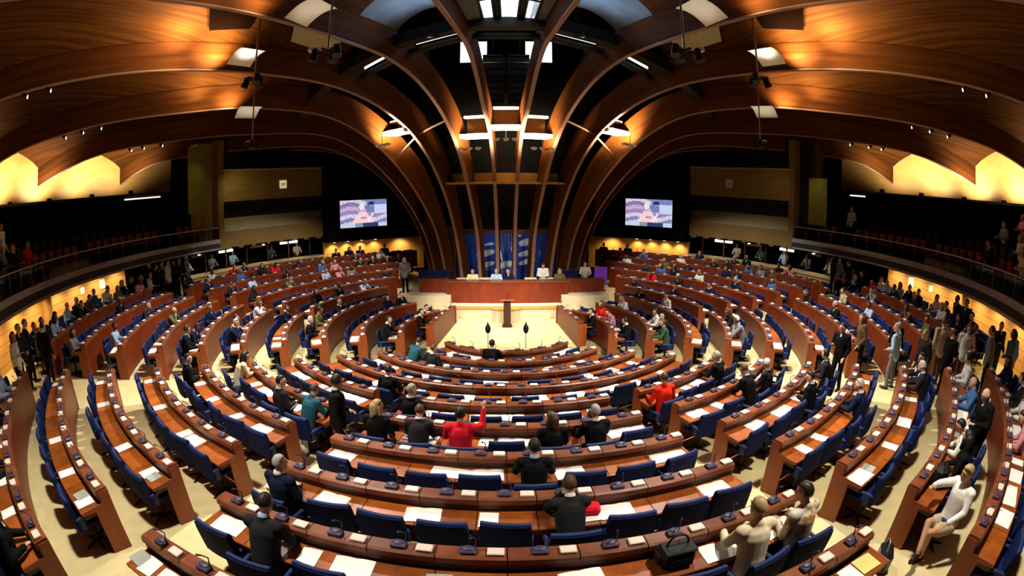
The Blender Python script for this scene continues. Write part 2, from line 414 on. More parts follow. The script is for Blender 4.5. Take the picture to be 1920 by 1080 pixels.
# the middle petal is glazed near the ring: boards start further out, and flank the panes
b = MB(); b.grid(rows[4:], 0, True, [[(0.8 * a, 0.3 * c) for c in range(15)] for a in range(len(rows) - 4)])
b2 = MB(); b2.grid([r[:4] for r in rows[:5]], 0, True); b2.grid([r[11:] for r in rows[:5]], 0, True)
struct('ceiling', b2, M['vaultdaylit'], 'pale vault panels on both sides of the three rooflights', 'ceiling')
struct('ceiling', b, M['vault'], 'boarded timber vault over the middle aisle, behind the rooflights', 'ceiling')
wn = 0
for c0, c1 in ((3, 5), (6, 9), (10, 12)):
    wn += 1; root = thing(f'window_{wn}', ['left', 'middle', 'right'][wn - 1] + ' bright rooflight above the black roof ring', 'window', rows[2][c0], None, 'structure')
    b = MB(); b.grid([[rows[a][c] for c in range(c0, c1 + 1)] for a in range(0, 5)], 0, True); b.build('pane', M['skypane'], root)
    b = MB()
    for a in (2,):
        b.tube([Vector(rows[a][c]) - Vector((0, 0, .03)) for c in range(c0, c1 + 1)], 0.035, 6)
    for c in (c0, c1): b.tube([Vector(rows[a][c]) - Vector((0, 0, .03)) for a in range(0, 5)], 0.05, 6)
    b.build('glazing_bar', M['black'], root)
for c0, c1 in ((5, 6), (9, 10)):
    b = MB(); b.grid([[rows[a][c] for c in range(c0, c1 + 1)] for a in range(0, 5)], 0, True)
    struct('roof_beam', b, M['black'], f'black beam between the rooflights, {"left" if c0 == 5 else "right"} one', 'beam')
# black compression ring (straight pieces between ribs) with a bright slot under it
ring = thing('roof_beam', 'black ring beam tying the ribs together overhead', 'ring beam', (0, YA - RING, 11.3), None, 'structure')
ang = [-77, -63, -49, -35, -21, -7, 7, 21, 35, 49, 63, 77]
bk = MB()
for a0, a1 in zip(ang[:-1], ang[1:]):
    i0 = int(round((abs(a0) + 7) / 14)); i1 = int(round((abs(a1) + 7) / 14))
    z0, z1 = low_z(i0, RING) + 0.50, low_z(i1, RING) + 0.50
    def rp(r, a, z): x, y = P(r, a, YA); return (x, y, z)
    vs = []
    for (a, z) in ((a0, z0), (a1, z1)):
        for r, dz in ((RING - .22, 0), (RING + .22, 0), (RING + .22, .42), (RING - .22, .42)): vs.append(rp(r, a, z + dz))
    b = MB(); b.add(vs, [(0, 1, 5, 4), (1, 2, 6, 5), (2, 3, 7, 6), (3, 0, 4, 7), (0, 3, 2, 1), (4, 5, 6, 7)])
    b.build('ring_segment', M['black'], ring)
    if abs(a0 + a1) / 2 < 30:
        m0 = 0.18; vs = []
        for q in (m0, 1 - m0):
            aa, zz = a0 + (a1 - a0) * q, z0 + (z1 - z0) * q
            for r, dz in ((RING - .75, .18), (RING - .70, .18), (RING - .70, .34), (RING - .75, .34)): vs.append(rp(r, aa, zz + dz))
        b = MB(); b.add(vs, [(0, 1, 5, 4), (1, 2, 6, 5), (2, 3, 7, 6), (3, 0, 4, 7), (0, 3, 2, 1), (4, 5, 6, 7)])
        b.build('bright_slot', M['tube'], ring)
        vs = []
        for q in (0.02, 0.98):
            aa, zz = a0 + (a1 - a0) * q, z0 + (z1 - z0) * q
            for r, dz in ((RING - 1.0, -.05), (RING - .8, -.05), (RING - .8, .12), (RING - 1.0, .12)): vs.append(rp(r, aa, zz + dz))
        b = MB(); b.add(vs, [(0, 1, 5, 4), (1, 2, 6, 5), (2, 3, 7, 6), (3, 0, 4, 7), (0, 3, 2, 1), (4, 5, 6, 7)])
        b.build('inner_rail', M['black'], ring)
# black shaft behind the ribs with its two high windows, and a lid over everything
b = MB()
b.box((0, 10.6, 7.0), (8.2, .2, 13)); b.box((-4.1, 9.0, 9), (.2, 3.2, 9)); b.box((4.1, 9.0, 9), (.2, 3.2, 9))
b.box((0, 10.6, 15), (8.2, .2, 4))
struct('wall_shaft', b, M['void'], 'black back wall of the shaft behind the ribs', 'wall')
for x, nm in ((-1.78, 'left'), (1.78, 'right')):
    wn += 1; root = thing(f'window_{wn}', f'bright square clerestory window high behind the ribs, {nm} one', 'window', (x, 10.4, 13.9), None, 'structure')
    b = MB(); b.box((x, 10.44, 13.85), (1.45, .05, 1.25)); b.build('pane', M['skypane'], root)
    b = MB()
    for dx in (-.76, .76): b.box((x + dx, 10.42, 13.85), (.07, .10, 1.4))
    for dz in (-.66, .66): b.box((x, 10.42, 13.85 + dz), (1.6, .10, .07))
    b.build('window_frame', M['black'], root)
b = MB(); b.box((0, -2, 17.1), (56, 60, .2)); struct('ceiling', b, M['void'], 'dark roof deck above the timber vault', 'ceiling')

# ------------------------------------------------------------------ light trays and shelves between the ribs at the trunk
def between(i0, s0, i1, s1): return s0 * PHI[i0], s1 * PHI[i1]
GAPS = [(1, -1, 1, 1), (2, -1, 1, -1), (1, 1, 2, 1), (4, -1, 3, -1), (3, 1, 4, 1)]
GN = ['in the middle gap', 'one gap left of the middle', 'one gap right of the middle', 'in the far left rib gap', 'in the far right rib gap']
def arm(i, s, r, z): x, y = P(r, s * PHI[i], YA); return Vector((x, y, z))
for (g, nm) in zip(GAPS, GN):
    i0, s0, i1, s1 = g; a0, a1 = between(*g); am = (a0 + a1) / 2; ra = 5.7 if i0 < 3 else 7.3
    zb = (low_z(i0, ra) + low_z(i1, ra)) / 2 + .02
    if i0 >= 3: zb += 0.15
    org = (*P(ra - .3, am, YA), zb)
    t = thing('light_tray', f'lit timber light tray with bright lower lip, {nm}', 'light tray', org, 'light trays between the ribs')
    e = 0.9 if i0 < 3 else 0.55
    b = MB(); b.sweep([(ra - .75, zb), (ra - .02, zb), (ra - .02, zb + .16), (ra - .75, zb + .10)], a0 + .8, a1 - .8, 3, YA); b.build('lower_lip', M['white'], t)
    b = MB(); b.sweep([(ra - .85, zb + .1), (ra - .80, zb + .1), (ra - .80, zb + e + .15), (ra - .85, zb + e + .15)], a0 + .8, a1 - .8, 3, YA); b.build('back_panel', M['peachp'], t)
    b = MB(); b.sweep([(ra - .8, zb + e), (ra - .35, zb + e), (ra - .35, zb + e + .10), (ra - .8, zb + e + .10)], a0 + 1.2, a1 - 1.2, 3, YA); b.build('upper_lip', M['white'], t)
    # lamp bar hanging below the tray
    lx, ly = P(ra + .45, am, YA); lz = zb - .55
    f = thing('lamp_bar', f'pendant lamp bar with three white floodlights, {nm}', 'lamp', (lx, ly, lz), 'lamp bars at the light trays', rz=R_(am))
    f['org'] = (0, 0, 0)
    b = MB(); b.tube([(0, 0, 0), (0, -.05, .6)], .018, 6); b.build('hanger', M['chrome'], f)
    b = MB(); b.box((0, 0, 0), (.95, .05, .05), ch=.01); b.build('bar', M['black'], f)
    for dx in (-.36, 0, .36):
        b = MB(); b.lathe([(.05, -.06), (.13, -.02), (.13, .05), (.03, .07)], 12, (dx, .02, .02)); b.build('floodlight', M['white'], f)
    if i0 >= 3: lamp('side_flood', 'SPOT', (lx, ly, lz - .15), 2300, HALL, to=(s0 * 9.6, 6.4, 1.2), size=.15, ang=80, blend=.5)
    if i0 < 3: lamp('well_flood', 'SPOT', (lx, ly, lz - .15), W_WELL, HALL, to=(lx * .8, 3.0 if g[0] == 1 and g[2] == 1 else 4.0, .6), size=.15, ang=62, blend=.8)
    for q in (-.3, .3):
        lx2, ly2 = P(ra + .35, am + q * (a1 - a0) * .5, YA)
        lamp('tray_lamp', 'SPOT', (lx2, ly2, lz + .12), W_TRAY * (1.0 if i0 < 3 else 2.2), (1, .80, .52), to=(*P(ra - .55, am + q * (a1 - a0) * .7, YA), zb + .75), size=.08, ang=150, blend=.9)
for g in [(1, -1, 1, 1), (2, -1, 1, -1), (1, 1, 2, 1), (3, -1, 2, -1), (2, 1, 3, 1)]:
    a0, a1 = between(*g); r_ = 4.45 + .12 * g[0]; z_ = 6.28
    b = MB(); b.sweep([(r_ - .55, z_), (r_, z_), (r_, z_ + .09), (r_ - .55, z_ + .09)], a0, a1, 3, YA)
    b.sweep([(r_ - .60, z_), (r_ - .55, z_), (r_ - .55, z_ + .50), (r_ - .60, z_ + .50)], a0, a1, 3, YA)
    struct('roof_beam', b, M['peachp'], 'brown timber shelf tying the ribs together halfway up the trunk, ' + {(1, -1, 1, 1): 'middle gap', (2, -1, 1, -1): 'gap left of the middle', (1, 1, 2, 1): 'gap right of the middle', (3, -1, 2, -1): 'second gap to the left', (2, 1, 3, 1): 'second gap to the right'}[g], 'beam')
for i, a in enumerate((-3.5, 3.5, 14)):
    x, y = P(4.35, a, YA); lamp('shelf_lamp', 'SPOT', (x, y, 7.35), 9, (1, .6, .25), to=(*P(4.2, a, YA), 6.3), size=.1, ang=110)
for s in (-1, 1):
    for g in ((2, 3), (3, 4)):
        b = MB(); a0, a1 = s * PHI[g[0]], s * PHI[g[1]]
        r_ = 6.5; b.tube([(*P(r_, a0 + (a1 - a0) * q / 4, YA), low_z(g[0], r_) + (low_z(g[1], r_) - low_z(g[0], r_)) * q / 4 + .25) for q in range(5)], .045, 6)
        struct('roof_beam', b, M['ribedge'], f'thin pale tie rail between the {ORD[g[0]-1]} and {ORD[g[1]-1]} ribs, {"left" if s<0 else "right"} side', 'tie rail')
for i, a in enumerate((-10, 10)):  # hidden spotlights added to brighten the emblem cloth
    x, y = P(3.7, a, YA); f = thing('spotlight', f'small black spotlight under the trunk shelf lighting the emblem, {"left" if a < 0 else "right"} one', 'spotlight', (x, y, 6.1), 'emblem spotlights'); f['org'] = (0, 0, 0)
    b = MB(); b.tube([(0, .0, .16), (0, 0, .0), (0, .10, -.12)], [.012, .05, .075], 8); b.build('lamp_housing', M['black'], f)
    lamp('added_emblem_beam', 'SPOT', (x, y + .14, 5.93), 110, (.9, .95, 1), to=(x * .6, 8.5, 2.4), size=.05, ang=80, blend=.6)
# line array loudspeakers hanging inside the ring
for s, nm in ((-1, 'left'), (1, 'right')):
    t = thing('loudspeaker_array', f'black hanging loudspeaker column curving inwards, {nm} of the pair under the ring', 'loudspeaker', (s * .62, 6.3, 12.0), 'hanging loudspeaker columns')
    for q in range(8):
        b = MB(); a = R_(4 * q); b.box((s * .54, 6.3 + .25 * (q / 7) ** 2, 12.1 - q * .285), (1.07 - .03 * q, .5, .28), tilt=a, ch=.03)
        b.build('speaker_cabinet', M['blackgloss'], t)
    b = MB(); b.box((s * .62, 6.3, 12.35), (.9, .4, .08)); b.tube([(s * .62, 6.3, 12.4), (s * .62, 6.3, 14.8)], .02, 6); b.build('flying_frame', M['black'], t)

# ------------------------------------------------------------------ pendants with reflectors under the vault
def pendant(a, r, zt, zb, nm, up=1.0, dn=1.0, big=False):
    x, y = P(r, a, YA); s = -1 if a < 0 else 1
    t = thing('pendant_light', f'pole pendant with reflector and spotlights, {nm}', 'pendant light', (x, y, zb), 'pendants under the vault', rz=R_(a)); t['org'] = (0, 0, 0)
    H = zt - zb
    b = MB(); b.tube([(0, 0, 0), (0, 0, H + .75)], .028, 8); b.build('pole', M['chrome'], t)
    b = MB(); P_ = [[(s * (.12 + .95 * u), -.45 + .9 * v, H * .60 + .12 * math.sin(PI * u) - .30 * u) for v in (0, .5, 1)] for u in [k / 8 for k in range(9)]]
    b.grid(P_, 0, True)
    for row in (P_[0], P_[-1]): b.tube(row, .02, 5, 1)
    b.build('reflector', [M['white'], M['black']], t)
    b = MB(); b.box((0, 0, .02), (.7, .06, .06), ch=.01); b.box((0, 0, .02), (.06, .5, .06), ch=.01); b.build('cross_arm', M['black'], t)
    for dx, dy in ((-.30, -.1), (.30, -.1), (0, .22)):
        b = MB(); b.tube([(dx, dy, .10), (dx, dy, -.02), (dx * 1.15, dy - .05, -.20)], [.07, .10, .12], 10); b.build('spotlight', M['black'], t)
    b = MB(); b.ell((s * .42, -.05, .12), (.12, .10, .07)); b.build('uplight_head', M['white'], t)
    lamp('pendant_uplight', 'SPOT', (*P(r + .5, a + s * 4.6, YA), zt - .80), W_UP * up, (1, .76, .40), to=(*P(r + 1.1, a + s * 6.0, YA), zt + .5), size=.12, ang=160, blend=1.0)
    if abs(a) < 15: lamp('stage_flood', 'SPOT', (x, y + .1, zb - .3), W_STAGE, HALL, to=(x * .30, 4.3, .5), size=.2, ang=30, blend=.6)
    lamp('pendant_uplight', 'SPOT', (*P(r + .6, a + s * 4.6, YA), zt - 1.0), W_UP * 1.9 * up, (1, .74, .38), to=(*P(r + 6.5, a + s * 4.0, YA), zt - .2), size=.14, ang=75, blend=1.0)
    lamp('pendant_uplight', 'SPOT', (*P(r + 1.9, a + s * 4.5, YA), zt - .45), W_UP * .62 * up, (1, .80, .46), to=(*P(r + 2.3, a + s * 5.2, YA), zt + 1.2), size=.10, ang=165, blend=1.0)
    lamp('reflector_lamp', 'SPOT', (*P(r, a + s * 1.2, YA), zb + .25), 45 * up, (1, .9, .75), to=(*P(r, a + s * 1.8, YA), zt), size=.08, ang=80, blend=.9)
    if dn: lamp('pendant_downlight', 'SPOT', (x, y, zb - .35), W_DOWN * dn, HALL, to=(x * 1.08, y - .6, 1.0), size=.25, ang=100, blend=.7)
for s, side in ((-1, 'left'), (1, 'right')):
    pendant(s * 14, 16.3, 11.3, 9.15, f'innermost on the {side}', 0.35, 1.2)
    pendant(s * 28, 15.3, 11.1, 9.45, f'second from the middle on the {side}', 1.3, 1.0)
    pendant(s * 42, 13.6, 10.4, 8.0, f'third from the middle on the {side}', .6, 0.5)
    pendant(s * 11, 22.5, 11.0, 9.2, f'overhead in front of the camera on the {side}', .3, .75)  # out-of-view pendant added to brighten the near rows
    # hatch left open in the vault near the second pendant
    hx = [(28.0, 15.3), (28.0, 17.2), (33.2, 16.4), (32.4, 15.0)]
    for nm_, hx, m_ in (('pale', [(28.0, 12.6), (28.0, 13.9), (33.3, 13.2), (34.0, 11.7), (31.0, 11.2)], M['sill']), ('dark', hx, M['hatch'])):
      b = MB()
      vs = []
      for ph, r in hx:
        t_ = (ph - 21) / 14; u_ = (r - RING) / (30.2 - RING); z = up_z(2, r) * (1 - t_) + up_z(3, r) * t_ + (.55 + .55 * u_) * math.sin(PI * max(.02, t_)) ** .8
        vs.append((*P(r, s * ph, YA), z - .14))
      n_ = len(vs)
      b.add(vs + [(x, y, z + .08) for x, y, z in vs], [tuple(range(n_)), tuple(range(n_, 2 * n_))] + [(q, (q + 1) % n_, n_ + (q + 1) % n_, n_ + q) for q in range(n_)])
      lab_ = f'dark four-sided hatch in the lit vault boards, {side} side' if nm_ == 'dark' else f'pale flat panel in the vault beside the ring beam, {side} side'
      o = b.build('vent_hatch' if nm_ == 'dark' else 'vault_panel', m_); tag(o, lab_, 'hatch' if nm_ == 'dark' else 'panel')
# small spotlights clipped to the lower edges of the outer ribs
for s, side in ((-1, 'left'), (1, 'right')):
    for i, rs in ((3, (21.6, 22.4)), (4, (19.8, 20.6, 21.4)), (5, (17.6, 18.6, 19.3))):
        for n_, r in enumerate(rs):
            x, y = P(r, s * PHI[i], YA); z = low_z(i, r) - .10
            f = thing('spotlight', f'tiny bright spotlight clipped under the {ORD[i-1]} {side} rib, {ORD[n_]} from the trunk', 'spotlight', (x, y, z), 'rib spotlights', rz=R_(s * PHI[i])); f['org'] = (0, 0, 0)
            b = MB(); b.tube([(0, -.06, .02), (0, .02, -.02), (0, .10, -.06)], [.05, .07, .075], 8); b.build('lamp_housing', M['black'], f)
            b = MB(); b.ell((0, .11, -.065), (.06, .02, .06), 10, 6); b.build('lamp_face', M['lampglow'], f)
            b = MB(); b.tube([(0, 0, 0), (0, -.02, .10)], .012, 5); b.build('clip', M['chrome'], f)
            lamp('rib_spot_beam', 'SPOT', (x * .995, y * .995, z - .12), W_SPOT, HALL, to=(x * .66, y * .66, 1.2), size=.12, ang=66, blend=.6)
# floodlights standing on the ledge behind the galleries, shining up the ends of the vault
for s, side in ((-1, 'left'), (1, 'right')):
    for n_, (az, RR) in enumerate([(62, 20.6), (70, 20.8), (78, 21.0), (86, 21.0), (94, 20.6), (101, 20.0)]):
        x, y = P(RR, s * az)
        f = thing('floodlight', f'small black floodlight on the ledge behind the {side} gallery, {ORD[n_]} from the near end', 'floodlight', (x, y, 7.0), 'floodlights behind the galleries', rz=R_(s * az)); f['org'] = (0, 0, 0)
        b = MB(); b.box((0, 0, .10), (.30, .16, .20), ch=.03); b.build('lamp_housing', M['black'], f)
        b = MB(); b.tube([(-.18, 0, .1), (-.18, 0, 0), (.18, 0, 0), (.18, 0, .1)], .012, 6); b.build('bracket', M['chrome'], f)
        lamp('gallery_uplight', 'SPOT', (x, y, 7.26), W_EDGE, (1, .92, .68), to=(*P(RR + .9, s * az), 9.2), size=.10, ang=155, blend=.9)

# floods added on the ring beam to give the vault a blue daylight wash
for s, side in ((-1, 'left'), (1, 'right')):
    x, y = P(RING + .35, s * 12.5, YA); f = thing('floodlight', f'cold white floodlight on the {side} of the ring beam beside the rooflights', 'floodlight', (x, y, 11.05), 'ring floodlights', rz=R_(s * 12.5)); f['org'] = (0, 0, 0)
    b = MB(); b.box((0, 0, 0), (.34, .16, .14), ch=.03); b.build('lamp_housing', M['black'], f)
    b = MB(); b.tube([(0, .08, 0), (0, .16, .1)], .02, 6); b.build('bracket', M['black'], f)
    lamp('added_ring_flood', 'SPOT', (*P(RING + .45, s * 13, YA), 11.0), W_BLUE, (.42, .66, 1.0), to=(*P(RING + 2.0, s * 13.5, YA), 12.4), size=.15, ang=150, blend=.9)
# daylight falling from the rooflights
lamp('rooflight_daylight', 'AREA', (0, 3.2, 14.6), W_SKY, (.55, .75, 1.0), to=(0, -3.2, 10.4), size=5.0, sizey=1.5)

# ------------------------------------------------------------------ walls, galleries, booths
RW, RG = 16.75, 16.0
for s, side in ((-1, 'left'), (1, 'right')):
    a0, a1 = s * 38, s * 90.5
    b = MB(); b.sweep([(RW, 1.7), (RW + .15, 1.7), (RW + .15, 4.0), (RW, 4.0)], a0, a1, 30)
    struct('wall_' + side, b, M['peach'], f'honey-coloured boarded wall under the {side} gallery', 'wall')
    for az in (52, 70):
        x, y = P(RW - .05, s * az); b = MB(); b.lathe([(.28, 1.7), (.28, 4.0)], 18, (x, y, 0))
        struct('pillar', b, M['peachp'], f'round honey-coloured pillar against the {side} wall' + (', nearer the camera' if az == 52 else ''), 'pillar')
    for az, q, zc in ((84.6, .40, 3.22), (79.6, .27, 3.22)):
        x, y = P(RW - .03, s * az); t = thing('wall_sign', f'{"larger" if q > .3 else "smaller"} lit square sign on the {side} honey wall', 'sign', (x, y, zc), 'lit square signs', rz=R_(s * az)); t['org'] = (0, 0, 0)
        b = MB(); b.box((0, 0, 0), (q, .05, q), ch=.01); b.build('sign_box', M['white'], t)
        b = MB(); b.box((0, .028, 0), (q * .86, .012, q * .86)); b.build('sign_face', M['signlit'], t)
    for az in (44, 50, 56, 62, 67, 73, 78, 83, 88):
        lamp('wall_washer', 'SPOT', (*P(RW - .72, s * az), 3.52), W_WALL, (1, .78, .42), to=(*P(RW - .02, s * az), 2.3), size=.1, ang=150, blend=.9)
    # gallery: slab, fascia, tiers, guard
    g0, g1 = s * 40, s * 112
    b = MB(); b.sweep([(RG, 3.62), (22.6, 3.62), (22.6, 4.1), (RG, 4.1)], g0, g1, 36)
    struct('floor_gallery', b, M['darkslab'], f'dark concrete slab of the {side} gallery', 'gallery floor')
    t = thing('gallery_fascia', f'grey stepped fascia band along the front of the {side} gallery', 'fascia', (*P(RG, s * 76), 3.9), None, 'structure')
    b = MB(); b.sweep([(RG - .10, 3.95), (RG, 3.95), (RG, 4.16), (RG - .10, 4.16)], g0, g1, 36); b.build('fascia_band', M['concrete'], t)
    b = MB(); b.sweep([(RG - .04, 3.6), (RG, 3.6), (RG, 3.92), (RG - .04, 3.92)], g0, g1, 36); b.build('lower_band', M['darkslab'], t)
    b = MB(); b.sweep([(RG - .07, 3.62), (RG - .02, 3.62), (RG - .02, 3.70), (RG - .07, 3.70)], g0, g1, 36); b.build('trim_line', M['concrete'], t)
    t = thing('guard_rail', f'grey handrail with glass panels along the {side} gallery', 'railing', (*P(RG, s * 76), 4.15))
    b = MB(); b.tube([(*P(RG + .02, g0 + (g1 - g0) * q / 48), 4.76) for q in range(49)], .030, 6); b.build('handrail', M['concrete'], t)
    for q in range(24):
        ga, gb = g0 + (g1 - g0) * q / 24, g0 + (g1 - g0) * (q + 1) / 24
        b = MB(); b.sweep([(RG + .03, 4.18), (RG + .03, 4.72)], ga + s * .12, gb - s * .12, 2, closed=False); b.build('glass_panel', M['glass'], t)
        b = MB(); b.tube([(*P(RG + .03, ga), 4.1), (*P(RG + .03, ga), 4.76)], .009, 6); b.build('baluster', M['chrome'], t)
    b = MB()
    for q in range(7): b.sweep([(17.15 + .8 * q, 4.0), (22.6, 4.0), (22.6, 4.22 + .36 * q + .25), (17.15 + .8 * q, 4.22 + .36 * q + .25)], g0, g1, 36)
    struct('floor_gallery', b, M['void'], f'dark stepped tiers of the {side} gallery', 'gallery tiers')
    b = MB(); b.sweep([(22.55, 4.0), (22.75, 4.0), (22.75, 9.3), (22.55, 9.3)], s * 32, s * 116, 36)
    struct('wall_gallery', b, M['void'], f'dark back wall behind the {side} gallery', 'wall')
    b = MB(); b.sweep([(22.3, 7.0), (22.4, 7.0), (22.4, 9.6), (22.3, 9.6)], s * 46, s * 113, 30)
    struct('wall_gallery_upper', b, M['peachp'], f'lit honey-coloured wall closing the vault ends behind the {side} gallery', 'wall')
    b = MB(); b.sweep([(19.6, 6.9), (22.6, 6.9), (22.6, 7.0), (19.6, 7.0)], s * 44, s * 108, 30)
    struct('trim_ledge', b, M['darkslab'], f'dark ledge under the vault ends behind the {side} gallery', 'ledge')
    # strip light high at the far end of the gallery
    t = thing('strip_light', f'long white strip light under the ledge at the far end of the {side} gallery', 'strip light', (*P(19.5, s * 103), 6.72), 'gallery strip lights')
    L0, L1 = (98.5, 106) if s < 0 else (103.5, 106.5)
    b = MB(); b.sweep([(19.3, 6.74), (19.5, 6.74), (19.5, 6.84), (19.3, 6.84)], s * L0, s * L1, 6); b.build('housing', M['concrete'], t)
    b = MB(); b.sweep([(19.3, 6.68), (19.46, 6.68), (19.46, 6.74), (19.3, 6.74)], s * L0, s * L1, 6); b.build('tube', M['tube'], t)
    # tower panel and booth block
    b = MB(); b.sweep([(16.5, 3.6), (17.2, 3.6), (17.2, 9.2), (16.5, 9.2)], s * 108.3, s * 112.6, 3)
    struct('wall_tower', b, M['olive'] if s < 0 else M['darkbrown'], f'upright panelled end wall of the {side} gallery', 'wall')
    if s > 0:
        b = MB(); b.sweep([(16.40, 4.95), (16.46, 4.95), (16.46, 7.35), (16.40, 7.35)], 105.4, 109.6, 3)
        tag(b.build('wall_panel', M['green'], org=(*P(16.4, 107.5), 4.95)), 'tall olive-green panel beside the right booths', 'panel')
    else:
        b = MB(); b.sweep([(16.40, 5.6), (16.46, 5.6), (16.46, 9.0), (16.40, 9.0)], -106.0, -109.8, 3)
        tag(b.build('wall_panel', M['green'], org=(*P(16.4, -108), 5.6)), 'tall dark green panel beside the left booths', 'panel')
    B0, B1 = s * 112.6, s * 140
    blk = thing('interpreter_booth', f'two-storey block of dark-windowed interpreter booths on the {side}', 'booth', (*P(RG, s * 126), 3.6), 'interpreter booth blocks', 'structure')
    b = MB(); b.sweep([(RG, 3.55), (RG + .2, 3.55), (RG + .2, 4.5), (RG, 4.5)], B0, B1, 10); b.build('lower_fascia', M['gold'], blk)
    b = MB(); b.sweep([(RG, 4.48), (RG + .7, 5.18), (RG + .7, 4.48)], B0 + s * .6, B1 - s * 1.2, 10); b.build('sloping_sill', M['sill'], blk)
    b = MB(); b.sweep([(RG, 6.06), (RG + .2, 6.06), (RG + .2, 7.66), (RG, 7.66)], B0, B1, 10); b.build('middle_panel', M['olive'], blk)
    b = MB(); b.sweep([(RG - .16, 7.66), (RG + .5, 7.80), (RG + .5, 7.9), (RG - .16, 7.76)], B0, B1, 10); b.build('upper_sill', M['sill'], blk)
    b = MB(); b.sweep([(RG, 8.62), (RG + .2, 8.62), (RG + .2, 9.4), (RG, 9.4)], B0, B1, 10); b.build('upper_fascia', M['darkbrown'], blk)
    b = MB(); b.sweep([(RG + .72, 4.5), (RG + .75, 4.5), (RG + .75, 6.1), (RG + .72, 6.1)], B0, B1, 10); b.build('lower_window', M['blackgloss'], blk)
    b = MB(); b.sweep([(RG + .55, 7.8), (RG + .58, 7.8), (RG + .58, 8.7), (RG + .55, 8.7)], B0, B1, 10); b.build('upper_window', M['blackgloss'], blk)
    b = MB(); b.sweep([(RG - .06, 3.6), (RG + .7, 3.6), (RG + .7, 9.3), (RG - .06, 9.3)], B0 - s * .6, B0 + s * .7, 1); b.build('end_post', M['gold'], blk)
    x, y = P(RG - .05, s * 127.7)
    t = thing('wall_sign', f'white square notice on the panel between the {side} booth windows', 'sign', (x, y, 6.84), 'square notices on the booths', rz=R_(s * 127.7)); t['org'] = (0, 0, 0)
    b = MB(); b.box((0, 0, 0), (.46, .04, .46), ch=.01); b.build('board', M['signlit'] if s < 0 else M['white'], t)
    b = MB(); b.box((0, .022, .02), (.26, .01, .05)); b.box((.02, .022, -.06), (.20, .01, .035)); b.build('grey_print', M['paperg'], t)
    # light that reaches the near end of the booth block
    lamp('booth_lamp', 'SPOT', (*P(14.3, s * 113), 7.3), 60 if s < 0 else 14, (1, .85, .5), to=(*P(16, s * 117), 6.3), size=.15, ang=100, blend=1)
    if s > 0: lamp('panel_lamp', 'SPOT', (*P(15.4, 107.5), 7.9), 22, (1, .9, .5), to=(*P(16.4, 107.5), 5.9), size=.1, ang=90, blend=1)
    else: lamp('panel_lamp', 'SPOT', (*P(15.4, -107.5), 8.6), 12, (1, .9, .5), to=(*P(16.4, -107.8), 6.5), size=.1, ang=90, blend=1)
    # floor level: low wall, ledge, dark booths
    b = MB(); b.sweep([(RG + .1, 1.7), (RG + .25, 1.7), (RG + .25, 2.42), (RG + .1, 2.42)], s * 101.5, s * 137, 14)
    struct('wall_low', b, M['peachp'], f'low honey-coloured wall below the {side} floor-level booths', 'wall')
    b = MB(); b.sweep([(RG - .05, 2.42), (RG + .6, 2.42), (RG + .6, 2.52), (RG - .05, 2.52)], s * 101.5, s * 137, 14)
    struct('trim_ledge', b, M['sill'], f'beige ledge along the {side} floor-level booths', 'ledge')
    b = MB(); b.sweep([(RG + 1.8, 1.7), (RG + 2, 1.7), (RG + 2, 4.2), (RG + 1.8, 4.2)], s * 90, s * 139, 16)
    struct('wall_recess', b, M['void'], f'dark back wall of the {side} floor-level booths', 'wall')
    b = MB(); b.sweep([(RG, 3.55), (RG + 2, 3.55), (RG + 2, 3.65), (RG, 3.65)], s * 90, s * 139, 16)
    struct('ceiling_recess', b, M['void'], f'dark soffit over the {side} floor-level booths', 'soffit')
    for n_, (az, ln) in enumerate([(107.5, 2.6), (114.5, 3.2), (122.5, 4.2), (129.5, 4.0)]):
        t = thing('strip_light', f'dim white tube light in the {side} floor-level booths, {ORD[n_]} from the near end', 'strip light', (*P(RG + .5, s * az), 3.4), 'booth tube lights')
        b = MB(); b.sweep([(RG + .42, 3.38), (RG + .55, 3.38), (RG + .55, 3.50), (RG + .42, 3.50)], s * (az - ln / 2), s * (az + ln / 2), 3); b.build('tube', M['tube'] if n_ in (1, 3) else M['concrete'], t)
    for n_, az in enumerate((106, 114, 122, 130)):  # downlights added to brighten the low wall under the ledge
        x, y = P(RG - .30, s * az); tag(MB().lathe([(.07, -.03), (.08, 0)], 12).build('downlight', M['lampglow'], loc=(x, y, 3.58)), f'small recessed downlight in front of the {side} floor-level booths, {ORD[n_]} from the near end', 'downlight', 'recessed downlights')
        lamp('downlight_beam', 'SPOT', (x, y, 3.5), 45, (1, .76, .42), to=(*P(RG, s * az), 2.1), size=.08, ang=125, blend=.9)
    for n_, az in enumerate((104, 109, 114, 119, 124, 129, 134)):
        b = MB(); b.sweep([(RG + .3, 2.52), (RG + .36, 2.52), (RG + .36, 3.56), (RG + .3, 3.56)], s * az, s * (az + .25), 1)
        struct('window_mullion', b, M['darkwood'], f'dark mullion between the {side} floor-level booths, {ORD[n_]} from the near end', 'mullion')
    # lit panelled wall beside the trunk, and the dark wall above it
    b = MB(); b.sweep([(RG - .05, 1.2), (RG + .2, 1.2), (RG + .2, 3.28), (RG - .05, 3.28)], s * 137, s * 160.6, 10)
    struct('wall_front_' + side, b, M['peachp'], f'downlit honey-coloured wall beside the platform on the {side}', 'wall')
    b = MB(); b.sweep([(RG - .8, 3.26), (RG + .2, 3.26), (RG + .2, 10.5), (RG - .8, 10.5)], s * 137, s * 165, 12)
    struct('wall_upper_' + side, b, M['void'], f'black wall that carries the {side} screen', 'wall')
